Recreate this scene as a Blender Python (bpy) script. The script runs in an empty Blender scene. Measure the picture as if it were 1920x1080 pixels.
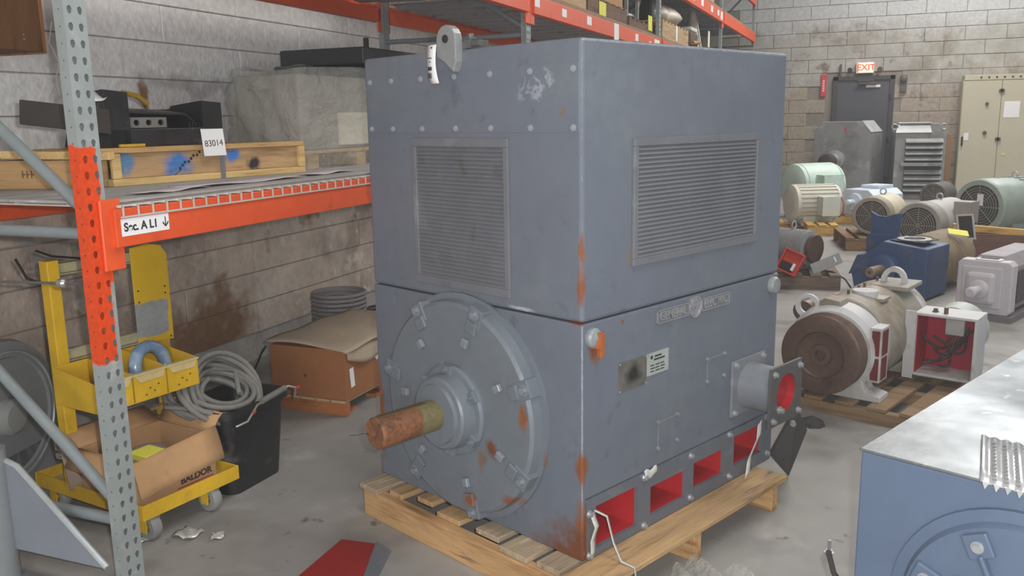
import bpy, bmesh, math, random
from mathutils import Vector, Matrix
random.seed(7)
PI = math.pi
scene = bpy.context.scene
COL = scene.collection
# ------------------------------------------------------------------ camera
H = 1.6
PITCH, ROLL, YAW = math.radians(10.936), math.radians(-0.95), math.radians(22.3)
fw = Vector((-math.sin(YAW)*math.cos(PITCH), math.cos(YAW)*math.cos(PITCH), -math.sin(PITCH)))
rt = Vector((math.cos(YAW), math.sin(YAW), 0)); up = rt.cross(fw)
r2 = rt*math.cos(ROLL) + up*math.sin(ROLL); u2 = up*math.cos(ROLL) - rt*math.sin(ROLL)
cam_data = bpy.data.cameras.new('camera'); cam_data.lens = 36*1627.4/1920; cam_data.sensor_width = 36
cam_data.clip_start = 0.02; cam_data.clip_end = 200
cam = bpy.data.objects.new('camera', cam_data); COL.objects.link(cam)
cam.matrix_world = Matrix(((r2.x, u2.x, -fw.x, 0), (r2.y, u2.y, -fw.y, 0), (r2.z, u2.z, -fw.z, H), (0, 0, 0, 1)))
scene.camera = cam
# ------------------------------------------------------------------ light
w = bpy.data.worlds.new('world'); scene.world = w; w.use_nodes = True
w.node_tree.nodes['Background'].inputs[0].default_value = (0.86, 0.92, 1.0, 1)
w.node_tree.nodes['Background'].inputs[1].default_value = 0.5
vol = w.node_tree.nodes.new('ShaderNodeVolumeScatter'); vol.inputs['Color'].default_value = (.95, .96, 1, 1)   # thin dusty haze, added for a veiled look
vol.inputs['Density'].default_value = .0019; vol.inputs['Anisotropy'].default_value = .3
w.node_tree.links.new(vol.outputs[0], w.node_tree.nodes['World Output'].inputs['Volume'])
def area(name, loc, target, sx, sy, power, col=(1, 1, 1)):
    l = bpy.data.lights.new(name, 'AREA'); l.shape = 'RECTANGLE'; l.size = sx; l.size_y = sy
    l.energy = power; l.color = col
    o = bpy.data.objects.new(name, l); COL.objects.link(o); o.location = loc
    d = Vector(target) - Vector(loc); o.rotation_euler = d.to_track_quat('-Z', 'Y').to_euler()
    return o
for i, (x, y) in enumerate([(1.5, 1.0), (1.5, 6.5), (1.5, 12.0), (1.5, 17.0)]):
    area('ceiling_fixture_light', (x, y, 6.2), (x, y, 0), 3.0, 1.2, (110, 150, 230, 240)[i], (1.0, 0.97, 0.92))
area('clerestory_daylight', (4.0, 19.3, 6.2), (3.0, 4.0, 0.6), 5.0, 1.6, 250, (0.86, 0.93, 1.0))
area('dock_door_daylight', (8.6, 3.0, 2.2), (-1.5, 3.5, 0.8), 4.0, 3.6, 90, (0.84, 0.91, 1.0))
area('rear_fill_light', (0.6, -4.85, 1.9), (-2.6, 4.0, 1.0), 4.2, 3.2, 330, (0.93, 0.96, 1.0))  # unseen fill lamp behind the camera, added to brighten the left side
fl = bpy.data.lights.new('camera_flash', 'POINT'); fl.energy = 190; fl.color = (1.0, 0.97, 0.93); fl.shadow_soft_size = 0.02
flo = bpy.data.objects.new('camera_flash', fl); COL.objects.link(flo)
flo.location = Vector((0, 0, H)) + r2*0.07 + u2*0.05
scene.cycles.max_bounces = 4; scene.cycles.adaptive_threshold = 0.03; scene.cycles.diffuse_bounces = 3; scene.cycles.glossy_bounces = 2; scene.cycles.transmission_bounces = 2; scene.cycles.volume_bounces = 0
vs = scene.view_settings
vs.view_transform = 'Standard'; vs.look = 'None'; vs.gamma = 1.0; vs.use_curve_mapping = False; vs.exposure = 0.12

# ------------------------------------------------------------------ materials
def S(r, g, b):
    f = lambda v: (v/255/12.92) if v/255 <= 0.04045 else ((v/255+0.055)/1.055)**2.4
    return (f(r), f(g), f(b), 1)
class NT:
    def __init__(s, nt): s.nt = nt; s.n = nt.nodes; s.l = nt.links
    def new(s, t, **k):
        n = s.n.new(t)
        for a, v in k.items(): setattr(n, a, v)
        return n
    def put(s, sock, v):
        if isinstance(v, bpy.types.NodeSocket): s.l.new(v, sock)
        else: sock.default_value = v
    def math(s, op, a, b=0.0, c=None):
        n = s.new('ShaderNodeMath', operation=op); s.put(n.inputs[0], a); s.put(n.inputs[1], b)
        if c is not None: s.put(n.inputs[2], c)
        return n.outputs[0]
    def vec(s, op, a, b=(0, 0, 0)):
        n = s.new('ShaderNodeVectorMath', operation=op); s.put(n.inputs[0], a); s.put(n.inputs[1], b)
        return n.outputs['Value'] if op == 'LENGTH' else n.outputs[0]
    def noise(s, co, scale, detail=4, rough=.6):
        n = s.new('ShaderNodeTexNoise'); s.put(n.inputs['Vector'], co); n.inputs['Scale'].default_value = scale
        n.inputs['Detail'].default_value = detail; n.inputs['Roughness'].default_value = rough
        return n
    def rng(s, v, a, b, c=0.0, d=1.0):
        n = s.new('ShaderNodeMapRange'); s.put(n.inputs[0], v)
        for i, q in enumerate((a, b, c, d)): n.inputs[i+1].default_value = q
        return n.outputs[0]
    def mix(s, f, a, b):
        n = s.new('ShaderNodeMix', data_type='RGBA'); s.put(n.inputs[0], f); s.put(n.inputs[6], a); s.put(n.inputs[7], b)
        return n.outputs[2]
MATS = {}
def pm(name, col, rough=.55, metal=0.0, var=.12, vs=4.0, bump=0.0, bs=50.0, layers=(), stretch=(1, 1, 1), rvar=.12, emit=0, alpha=1, world=False):
    """procedural painted / raw surface. layers: ('noise',col,scale,lo,hi) ('ell',col,centre,radii,amp,scale) ('box',col,lo,hi,amp,scale,soft)"""
    if name in MATS: return MATS[name]
    m = bpy.data.materials.new(name); m.use_nodes = True; MATS[name] = m
    t = NT(m.node_tree); p = t.n['Principled BSDF']
    tc = t.new('ShaderNodeTexCoord'); co = tc.outputs['Object']
    if world:
        co = t.new('ShaderNodeNewGeometry').outputs['Position']
    sc = t.vec('MULTIPLY', co, stretch)
    n1 = t.noise(sc, vs, 3); n2 = t.noise(sc, vs*7.3, 1)
    f = t.math('ADD', t.math('MULTIPLY', n1.outputs[0], .7), t.math('MULTIPLY', n2.outputs[0], .3))
    f = t.rng(f, .3, .7)
    dk = tuple(c*(1-var*1.6) for c in col[:3])+(1,); lt = tuple(min(1, c*(1+var*1.3)+var*.01) for c in col[:3])+(1,)
    c = t.mix(f, dk, lt)
    cache = {}
    for L in layers:
        if L[0] == 'noise':
            nn = t.noise(t.vec('ADD', sc, (L[2]*1.7+.3, 3.1, L[3]*9)), L[2], 3, .65)
            k = t.rng(nn.outputs[0], L[3], L[4])
        else:
            amp, nsc = L[4], L[5]
            qs = 4.0 if nsc < 7 else (11.0 if nsc < 25 else 40.0)
            if qs not in cache: cache[qs] = t.noise(co, qs, 3, .65)
            nn = cache[qs]
            d = t.vec('ADD', co, t.vec('MULTIPLY', t.vec('SUBTRACT', nn.outputs[1], (.5, .5, .5)), (amp*2.8,)*3))
            if L[0] == 'ell':
                q = t.vec('DIVIDE', t.vec('SUBTRACT', d, L[2]), L[3])
                k = t.rng(t.vec('LENGTH', q), 1.2, .5)
            else:
                lo, hi = Vector(L[2]), Vector(L[3]); ce = (lo+hi)/2; ha = (hi-lo)/2; sf = L[6] if len(L) > 6 else .01
                q = t.vec('SUBTRACT', t.vec('ABSOLUTE', t.vec('SUBTRACT', d, tuple(ce))), tuple(ha))
                x = t.new('ShaderNodeSeparateXYZ'); t.put(x.inputs[0], q)
                k = t.rng(t.math('MAXIMUM', t.math('MAXIMUM', x.outputs[0], x.outputs[1]), x.outputs[2]), 0, -sf)
        n3 = t.mix(n2.outputs[0], tuple(v*.75 for v in L[1][:3])+(1,), tuple(min(1, v*1.2) for v in L[1][:3])+(1,))
        c = t.mix(k, c, n3)
    t.put(p.inputs['Base Color'], c)
    t.put(p.inputs['Roughness'], t.rng(n1.outputs[0], .3, .7, max(.03, rough-rvar), min(1, rough+rvar)))
    p.inputs['Metallic'].default_value = metal
    if bump:
        bn = t.noise(sc, bs, 1, .7); b = t.new('ShaderNodeBump'); b.inputs['Strength'].default_value = bump
        b.inputs['Distance'].default_value = .01; t.put(b.inputs['Height'], bn.outputs[0]); t.put(p.inputs['Normal'], b.outputs[0])
    if emit:
        p.inputs['Emission Color'].default_value = col; p.inputs['Emission Strength'].default_value = emit
    if alpha < 1: p.inputs['Alpha'].default_value = alpha
    return m
def wood(name, col, dark, axis=0, sc=1.0, layers=(), var=.15):
    st = [9*sc, 9*sc, 9*sc]; st[axis] = .9*sc
    return pm(name, col, .8, 0, var, 1.4, .25, 30, (('noise', dark, 2.2, .5, .72),)+tuple(layers), stretch=tuple(st))
RUST = S(134, 80, 46); RUST2 = S(112, 66, 44)

# ------------------------------------------------------------------ mesh helpers
def B(): return bmesh.new()
def box(b, x0, x1, y0, y1, z0, z1, M=None):
    v = [b.verts.new(M @ Vector(p) if M else p) for p in ((x0, y0, z0), (x1, y0, z0), (x1, y1, z0), (x0, y1, z0), (x0, y0, z1), (x1, y0, z1), (x1, y1, z1), (x0, y1, z1))]
    for f in ((3, 2, 1, 0), (4, 5, 6, 7), (0, 1, 5, 4), (1, 2, 6, 5), (2, 3, 7, 6), (3, 0, 4, 7)): b.faces.new([v[i] for i in f])
    return b
def frame(axis):
    a = Vector(axis).normalized(); h = Vector((0, 0, 1)) if abs(a.z) < .9 else Vector((1, 0, 0))
    s = h.cross(a).normalized(); return a, s, a.cross(s)
def lathe(b, prof, p, axis, n=32, ang=0, cap=True):
    a, s, t = frame(axis); p = Vector(p); rings = []
    for (d, r) in prof:
        if r < 1e-6: rings.append([b.verts.new(p+a*d)])
        else: rings.append([b.verts.new(p+a*d+(s*math.cos(ang+2*PI*i/n)+t*math.sin(ang+2*PI*i/n))*r) for i in range(n)])
    for A, C in zip(rings, rings[1:]):
        for i in range(n):
            j = (i+1) % n
            if len(A) == 1 and len(C) == 1: continue
            if len(A) == 1: b.faces.new((A[0], C[j], C[i]))
            elif len(C) == 1: b.faces.new((A[i], A[j], C[0]))
            else: b.faces.new((A[i], A[j], C[j], C[i]))
    if cap:
        if len(rings[0]) > 2: b.faces.new(rings[0][::-1])
        if len(rings[-1]) > 2: b.faces.new(rings[-1])
    return b
def cyl(b, p, q, r, r2=None, n=16, cap=True):
    p, q = Vector(p), Vector(q); d = (q-p).length
    return lathe(b, [(0, r), (d, r if r2 is None else r2)], p, q-p, n, cap=cap)
def tube(b, pts, r, n=8, closed=False):
    pts = [Vector(p) for p in pts]; N = len(pts); rings = []; s = None
    for i, p in enumerate(pts):
        if closed: d = pts[(i+1) % N]-pts[i-1]
        else: d = pts[min(i+1, N-1)]-pts[max(i-1, 0)]
        d.normalize()
        if s is None: _, s, _ = frame(d)
        s = (s-d*s.dot(d)).normalized(); t = d.cross(s)
        rings.append([b.verts.new(p+(s*math.cos(2*PI*k/n)+t*math.sin(2*PI*k/n))*r) for k in range(n)])
    for i in range(N if closed else N-1):
        A, C = rings[i], rings[(i+1) % N]
        for k in range(n): b.faces.new((A[k], A[(k+1) % n], C[(k+1) % n], C[k]))
    if not closed: b.faces.new(rings[0][::-1]); b.faces.new(rings[-1])
    return b
def prism(b, poly, v):
    v = Vector(v); A = [b.verts.new(p) for p in poly]; C = [b.verts.new(Vector(p)+v) for p in poly]; n = len(A)
    b.faces.new(A[::-1]); b.faces.new(C)
    for i in range(n): b.faces.new((A[i], A[(i+1) % n], C[(i+1) % n], C[i]))
    return b
def ringplate(b, outer, inner, v):
    """plate with a hole: outer and inner loops of equal count, extruded by v"""
    v = Vector(v); n = len(outer)
    L = [[b.verts.new(Vector(p)+o) for p in loop] for loop, o in ((outer, Vector()), (inner, Vector()), (inner, v), (outer, v))]
    for k in range(4):
        A, C = L[k], L[(k+1) % 4]
        for i in range(n): b.faces.new((A[i], A[(i+1) % n], C[(i+1) % n], C[i]))
    return b
def rect_circle(cx, cz, hw, hh, r, y, n=24, plane='xz'):
    o, i = [], []
    for k in range(n):
        a = 2*PI*k/n+PI/n*0; c, s = math.cos(a), math.sin(a); m = 1/max(abs(c)/hw, abs(s)/hh)
        o.append((cx+c*m, y, cz+s*m)); i.append((cx+c*r, y, cz+s*r))
    return o, i
def sheet(b, f, nu, nv):
    g = [[b.verts.new(f(i/nu, j/nv)) for j in range(nv+1)] for i in range(nu+1)]
    for i in range(nu):
        for j in range(nv): b.faces.new((g[i][j], g[i+1][j], g[i+1][j+1], g[i][j+1]))
    return b
BASE = {}
def mesh_of(name, b, mat, smooth=35, sh=(0, 0, 0)):
    if any(sh): bmesh.ops.translate(b, verts=b.verts, vec=sh)
    bmesh.ops.recalc_face_normals(b, faces=b.faces)
    me = bpy.data.meshes.new(name); b.to_mesh(me); b.free(); me.materials.append(mat)
    if smooth:
        for p in me.polygons: p.use_smooth = True
        me.set_sharp_from_angle(angle=math.radians(smooth))
    return me
def obj(name, b, mat, parent=None, smooth=35, bevel=0, label=None, solid=0, kind=None, sub=0):
    z0 = BASE.get(parent.name if parent else None, 0)
    o = bpy.data.objects.new(name, mesh_of(name, b, mat, smooth, (0, 0, -z0))); COL.objects.link(o)
    if parent:
        o.parent = parent; BASE[o.name] = z0
    if solid:
        m = o.modifiers.new('solid', 'SOLIDIFY'); m.thickness = solid; m.offset = 0
    if bevel:
        m = o.modifiers.new('bevel', 'BEVEL'); m.width = bevel; m.segments = 2; m.limit_method = 'ANGLE'; m.angle_limit = math.radians(50)
    if sub:
        m = o.modifiers.new('sub', 'SUBSURF'); m.levels = sub; m.render_levels = sub
    if label: o['label'] = label
    if kind: o['kind'] = kind
    return o
def tag(o, label, cat, group=None):
    o['label'] = label; o['category'] = cat
    if group: o['group'] = group
    return o
def thing(name, label, cat, loc=(0, 0, 0), rz=0, group=None, base=0):
    """Empty at the thing's base; meshes below it are written with absolute heights when base is given"""
    o = bpy.data.objects.new(name, None); COL.objects.link(o); o.empty_display_size = .1
    o.location = (loc[0], loc[1], loc[2]+base) if base else loc; o.rotation_euler = (0, 0, rz); BASE[o.name] = base
    return tag(o, label, cat, group)
def place(o, loc, right, upv):
    r = Vector(right).normalized(); u = Vector(upv); u = (u-r*u.dot(r)).normalized(); n = r.cross(u)
    o.matrix_world = Matrix(((r.x, u.x, n.x, loc[0]), (r.y, u.y, n.y, loc[1]), (r.z, u.z, n.z, loc[2]), (0, 0, 0, 1)))
    return o
def pieces(name, meshes, items, parent, kind=None):
    """alike pieces sharing mesh data: items of (mesh index, location[, rotation])"""
    z0 = BASE.get(parent.name, 0)
    for it in items:
        o = bpy.data.objects.new(name, meshes[it[0]]); COL.objects.link(o); o.parent = parent
        o.location = Vector(it[1])-Vector((0, 0, z0))
        if len(it) > 2: o.rotation_euler = it[2]
def dup(root, loc, rz, label=None):
    r = root.copy(); COL.objects.link(r); r.location = loc; r.rotation_euler = (0, 0, rz)
    if label: r['label'] = label
    for ch in list(root.children):
        c = ch.copy(); COL.objects.link(c); c.parent = r
        for g in list(ch.children):
            d = g.copy(); COL.objects.link(d); d.parent = c
    return r
def text(name, s, size, mat, parent, loc, right, upv, ext=.0008, align='CENTER', bold=0, sx=1):
    cu = bpy.data.curves.new(name, 'FONT'); cu.body = s; cu.size = size; cu.extrude = ext; cu.align_x = align; cu.align_y = 'CENTER'; cu.offset = bold
    t = bpy.data.objects.new(name+'_tmp', cu); COL.objects.link(t)
    bpy.context.view_layer.update()
    me = bpy.data.meshes.new_from_object(t.evaluated_get(bpy.context.evaluated_depsgraph_get()))
    bpy.data.objects.remove(t); bpy.data.curves.remove(cu)
    me.materials.clear(); me.materials.append(mat)
    r = Vector(right).normalized(); u = Vector(upv); u = (u-r*u.dot(r)).normalized(); n = r.cross(u)
    z0 = BASE.get(parent.name if parent else None, 0)
    me.transform(Matrix(((r.x*sx, u.x, n.x, loc[0]), (r.y*sx, u.y, n.y, loc[1]), (r.z*sx, u.z, n.z, loc[2]-z0), (0, 0, 0, 1))))
    o = bpy.data.objects.new(name, me); COL.objects.link(o)
    if parent: o.parent = parent
    return o
def bolt(b, p, axis, r=.01, h=.008, washer=True):
    a = Vector(axis).normalized()
    if washer: cyl(b, p, Vector(p)+a*h*.25, r*1.5, n=14)
    cyl(b, Vector(p)+a*h*.2, Vector(p)+a*h, r, n=6)
def rotz(a): return Matrix.Rotation(a, 4, 'Z')
def marks(name, mat, parent, loc, right, upv, L):
    """illegible printed marks: small flat bars at (x, y, width, height)"""
    b = B(); r = Vector(right).normalized(); u = Vector(upv); u = (u-r*u.dot(r)).normalized(); n = r.cross(u); z0 = BASE.get(parent.name, 0)
    for x, y, w_, h_ in L: prism(b, [Vector(loc)+r*(x+a)+u*(y+c) for a, c in ((0, 0), (w_, 0), (w_, h_), (0, h_))], n*.0005)
    o = obj(name, b, mat, parent, 0); o['kind'] = 'stuff'; return o
# ------------------------------------------------------------------ the setting
def struct(name, b, mat, parent=None):
    o = obj(name, b, mat, parent, smooth=0)
    if not parent: o['kind'] = 'structure'
    return o
CONC = pm('concrete_floor', S(150, 147, 143), .62, 0, .1, .9, .08, 60, (
    ('noise', S(126, 123, 120), 1.7, .52, .7), ('noise', S(170, 166, 160), 3.1, .58, .75), ('noise', S(104, 100, 97), 9.0, .66, .74)), world=True)
WALLL = pm('old_block_wall', S(192, 176, 162), .92, 0, .16, 3.0, .6, 26, (
    ('noise', S(138, 124, 114), 1.6, .5, .68), ('noise', S(150, 116, 84), 2.6, .6, .72), ('noise', S(206, 194, 182), 7.0, .55, .68),
    ('ell', S(138, 104, 74), (-3.85, 4.35, .3), (.25, .6, .28), .3, 3.0), ('ell', S(150, 142, 136), (-3.85, 3.6, 1.0), (.3, 1.0, .1), .3, 2.0), ('ell', S(200, 188, 174), (-3.85, 4.9, .35), (.2, .28, .26), .12, 5.0),
    ('box', S(234, 234, 231), (-4.4, -9, 1.26), (-3, 30, 9), .05, 3.0, .04), ('ell', S(150, 112, 84), (-3.85, 3.9, 1.76), (.2, .035, .14), .03, 9.0), ('ell', S(196, 195, 194), (-3.85, 4.3, 1.86), (.3, .5, .06), .1, 3.0)), world=True)
JOINTL = pm('block_joint', S(168, 162, 157), .95, 0, .15, 6.0, .3, 40, world=True)
WALLF = pm('far_block_wall', S(168, 166, 160), .9, 0, .12, 2.0, .35, 18, (
    ('noise', S(140, 130, 116), .9, .48, .66), ('noise', S(182, 180, 174), 1.3, .55, .7), ('box', S(164, 154, 140), (-9, 18, -1), (12, 21, 2.3), .35, 1.2, .3),
    ('noise', S(128, 116, 104), 3.2, .6, .72), ('box', S(182, 184, 184), (-9, 18, 3.1), (12, 21, 9), .35, 1.0, .4)), world=True)
struct('floor', box(B(), -4.1, 9, -5, 19.9, -.1, 0), CONC)
wl = struct('wall_left', box(B(), -4.1, -3.866, -5, 19.9, 0, 6.6), JOINTL)
wf = struct('wall_far', box(B(), -3.866, 9, 19.62, 19.9, 0, 6.6), pm('far_joint', S(140, 134, 126), .95, 0, .1, 3, .2, 30, world=True))
struct('wall_right', box(B(), 9, 9.2, -5, 19.9, 0, 6.6), pm('plain_wall', S(170, 170, 168), .9))
struct('wall_rear', box(B(), -3.866, 9, -5.2, -5, 0, 6.6), MATS['plain_wall'])
struct('ceiling', box(B(), -4.1, 9.2, -5.2, 19.9, 6.6, 6.7), pm('ceiling_deck', S(150, 152, 155), .85))
def block_mesh(name, L, h, mat, axis):
    b = B(); g = .003
    if axis == 'y': box(b, 0, .02, g, L-g, g, h-g)
    else: box(b, g, L-g, -.02, 0, g, h-g)
    return mesh_of(name, b, mat, 0)
def bevelled(me, w):
    b = bmesh.new(); b.from_mesh(me); bmesh.ops.bevel(b, geom=list(b.edges), offset=w, segments=1, affect='EDGES'); b.to_mesh(me); b.free(); return me
bl = [bevelled(block_mesh('concrete_block', 1.33, .21, WALLL, 'y'), .004)]
its = []
for k in range(17):
    z = -.023+.21*k
    for j in range(-2, 5):
        if z < 0: continue
        its.append((0, (-3.868+random.uniform(-.004, .004), 4.09+1.33*j+(.665 if k % 2 else 0), z)))
pieces('concrete_block', bl, its, wl)
fb = [bevelled(block_mesh('far_wall_block', .72, .27, WALLF, 'x'), .008)]
its = []
for k in range(19):
    z = .02+.27*k
    for j in range(-4, 10):
        x = .72*j+(.36 if k % 2 else 0)
        if z < 2.44 and -.8-.5 < x < .2: continue
        if x < 4.6: its.append((0, (x-.2, 19.622+random.uniform(-.006, .006), z)))
pieces('concrete_block', fb, its[-290:], wf)
# far door with frame, closer and sign plate
DG = pm('dark_door_paint', S(78, 80, 88), .5, 0, .06, 2)
dr = obj('door_1', box(B(), -.68, .31, 19.58, 19.60, 0, 2.29), DG, smooth=0); dr['kind'] = 'structure'
b = B(); box(b, -.77, -.68, 19.55, 19.62, 0, 2.37); box(b, .31, .4, 19.55, 19.62, 0, 2.37); box(b, -.77, .4, 19.55, 19.62, 2.29, 2.37)
obj('door_frame', b, pm('door_frame_paint', S(70, 68, 70), .6), dr, 0)
b = B(); box(b, -.28, .06, 19.5, 19.57, 2.2, 2.25); box(b, -.3, .0, 19.46, 19.48, 2.27, 2.29); obj('door_closer', b, pm('dull_bronze', S(92, 88, 84), .4, .6), dr, 0)
obj('sign_plate', box(B(), -.14, .13, 19.55, 19.575, 2.14, 2.19), pm('white_plate', S(226, 226, 226), .5, 0, .02), dr, 0)
for z in (.3, 1.1, 1.95): obj('hinge', cyl(B(), (.33, 19.54, z-.05), (.33, 19.54, z+.05), .02, n=10), MATS['dull_bronze'], dr)
# exit sign
e = thing('exit_sign', 'lit red EXIT sign above the dark far door', 'exit sign', (-.17, 19.55, 2.42))
obj('housing', box(B(), -.18, .16, -.04, .05, 0, .22), pm('sign_housing', S(215, 205, 200), .5, 0, .02), e, 0, .008)
obj('face', box(B(), -.13, .15, -.048, -.041, .015, .205), pm('sign_face', S(250, 214, 190), .5, 0, .02, emit=.9), e, 0)
text('lettering', 'EXIT', .17, pm('exit_red', S(245, 70, 40), .5, 0, .02, emit=1.6), e, (.01, -.05, .112), (1, 0, 0), (0, 0, 1), bold=.004)
for s in (-1, 1): obj('lamp_head', lathe(B(), [(0, .03), (.06, .055), (.07, .05)], (s*.26-.01, .0, .08), (s*.4, -1, -.2), 14), pm('lamp_head_dark', S(84, 80, 76), .5), e)
t = obj('conduit', box(B(), -.66, -.62, 19.54, 19.59, 2.38, 2.62), pm('conduit_dark', S(92, 88, 84), .6), None, 0, .006); tag(t, 'short dark conduit box on wall left of the EXIT sign', 'conduit box')
e = thing('emergency_bell', 'dark weathered fitting on wall at the right of far door frame', 'wall fitting', (.56, 19.58, 2.15))
obj('bracket', box(B(), -.06, .06, -.03, .03, -.12, .22), MATS['conduit_dark'], e, 0, .01); obj('cap', lathe(B(), [(0, .07), (.05, .06), (.07, .02)], (0, -.02, .14), (0, -1, 0), 14), MATS['conduit_dark'], e)
e = thing('fire_sign', 'narrow upright red sign on wall beside the far door', 'sign', (-.96, 19.585, 1.98))
obj('panel', box(B(), -.055, .055, -.012, .012, 0, .44), pm('sign_red', S(205, 60, 78), .5, 0, .05), e, 0, .004)
marks('lettering', pm('sign_pink', S(240, 190, 190), .5), e, (-.02, -.0125, .1), (1, 0, 0), (0, 0, 1), [(0, .05*k, .04, .035) for k in range(5)])

# ------------------------------------------------------------------ main motor
PHI = math.radians(67.04); F0 = (-.8169, 2.5756)
MW, MD, ZB, ZT = 1.115, 1.263, .135, 1.843
R2 = lambda c, r, a=.03, s=9.0, col=RUST: ('ell', col, (c[0], c[1], c[2]-ZB), r, a, s)
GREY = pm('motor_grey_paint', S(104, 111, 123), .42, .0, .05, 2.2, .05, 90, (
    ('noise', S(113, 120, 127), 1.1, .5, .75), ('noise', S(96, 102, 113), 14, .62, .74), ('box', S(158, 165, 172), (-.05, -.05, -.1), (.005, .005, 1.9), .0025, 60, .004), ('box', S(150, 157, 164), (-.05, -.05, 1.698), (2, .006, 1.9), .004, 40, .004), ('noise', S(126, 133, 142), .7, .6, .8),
    R2((0, 0, .46), (.02, .02, .07), .02, 16), R2((0, 0, .47), (.035, .035, .035), .01, 12), R2((.0, .0, .23), (.035, .035, .13), .03, 12), R2((.0, .02, .15), (.05, .19, .10), .07, 9, RUST2),
    R2((0, .0, 1.08), (.02, .02, .06), .02, 14), R2((0, 0, 1.2), (.012, .012, .06), .015, 16), R2((0, .02, .96), (.012, .05, .01), .01, 20),
    R2((.06, -.0, .86), (.03, .03, .05), .02, 16), R2((0, .09, 1.62), (.01, .02, .02), .02, 14, S(120, 104, 80)), R2((.21, 0, .93), (.01, .01, .01), .005, 20),
    R2((.25, 0, 1.16), (.012, .01, .06), .02, 16, S(130, 108, 84)), R2((0, .62, .18), (.03, .05, .025), .03, 14), R2((0, 1.1, .4), (.02, .02, .2), .02, 8), R2((0, .27, .97), (.01, .06, .008), .006, 30, S(170, 174, 180)),
    R2((0, .2, 1.7), (.01, .08, .04), .06, 8, S(146, 152, 162))))
GREYL = pm('cast_grey_paint', S(108, 116, 124), .4, .0, .05, 3, .08, 70, (
    ('noise', S(106, 111, 119), 9, .58, .74), R2((-.06, .37, .46), (.03, .035, .035), .03, 18, RUST2), R2((-.05, .155, .43), (.05, .012, .10), .012, 12), R2((-.05, .21, .61), (.06, .02, .05), .015, 14), R2((-.06, .27, .27), (.06, .05, .03), .025, 12),
    R2((-.07, .48, .23), (.03, .035, .03), .02, 14), R2((-.06, .42, .4), (.03, .02, .05), .03, 18, S(122, 100, 84)), R2((-.06, .56, .15), (.04, .1, .03), .03, 14), R2((-.04, .22, .2), (.04, .1, .02), .02, 12)))
STEEL = pm('bright_bolt', S(176, 180, 184), .35, .5, .06)
m = thing('electric_motor', 'large grey box-shaped electric motor with rusty shaft standing on wooden pallet', 'electric motor', (F0[0], F0[1], 0), PHI, base=ZB)
SEAM = .957
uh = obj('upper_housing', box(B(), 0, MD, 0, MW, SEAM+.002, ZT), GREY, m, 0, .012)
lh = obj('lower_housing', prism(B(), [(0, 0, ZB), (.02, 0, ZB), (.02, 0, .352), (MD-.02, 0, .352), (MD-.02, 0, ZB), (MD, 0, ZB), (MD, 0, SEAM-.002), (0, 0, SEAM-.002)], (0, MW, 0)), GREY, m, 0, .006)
# top cover rim and bolted front cover plate
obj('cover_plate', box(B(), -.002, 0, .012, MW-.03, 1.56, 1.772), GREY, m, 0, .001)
mb = B(); bolt(mb, (0, 0, 0), (-1, 0, 0), .007, .008); mb = mesh_of('bolt', mb, pm('grey_bolt', S(150, 156, 164), .4, .1, .05), 30)
pieces('bolt', [mb], [(0, (-.002, y, z)) for z in (1.752, 1.575) for y in (.032, .215, .40, .58, .765, .94, 1.075)], m)
# louvres
def louvre(face, a0, a1, z0, z1, fr, mat):
    P = (lambda a, d, z: (d, a, z)) if face == 'front' else (lambda a, d, z: (a, d, z))
    def bx(b, a_, b_, d0, d1, z_, y_):
        p, q = P(a_, d0, z_), P(b_, d1, y_); box(b, min(p[0], q[0]), max(p[0], q[0]), min(p[1], q[1]), max(p[1], q[1]), z_, y_)
    b = B(); w_ = .022
    bx(b, a0, a1, -.012, 0, z1-fr, z1); bx(b, a0, a1, -.012, 0, z0, z0+fr); bx(b, a0, a0+w_, -.012, 0, z0+fr, z1-fr); bx(b, a1-w_, a1, -.012, 0, z0+fr, z1-fr)
    p = obj('louvre_frame', b, mat, m, 0, .002)
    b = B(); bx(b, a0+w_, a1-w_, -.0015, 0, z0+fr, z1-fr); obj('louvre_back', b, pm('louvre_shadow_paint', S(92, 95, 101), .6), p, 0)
    b = B(); n = int((z1-z0-2*fr)/.0145)
    for i in range(n):
        z = z0+fr+(i+.5)*(z1-z0-2*fr)/n; d = .0062
        q = [P(a0+w_, -.002, z+d), P(a1-w_, -.002, z+d), P(a1-w_, -.0105, z-d*.7), P(a0+w_, -.0105, z-d*.7)]
        prism(b, q, (0, 0, -.002))
    s = obj('louvre_slats', b, mat, p, 0); s['kind'] = 'stuff'
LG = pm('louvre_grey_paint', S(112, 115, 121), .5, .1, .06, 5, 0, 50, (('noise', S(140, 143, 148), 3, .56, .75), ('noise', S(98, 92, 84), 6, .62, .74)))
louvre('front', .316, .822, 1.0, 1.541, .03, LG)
louvre('right', .252, 1.055, 1.112, 1.536, .026, LG)
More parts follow.
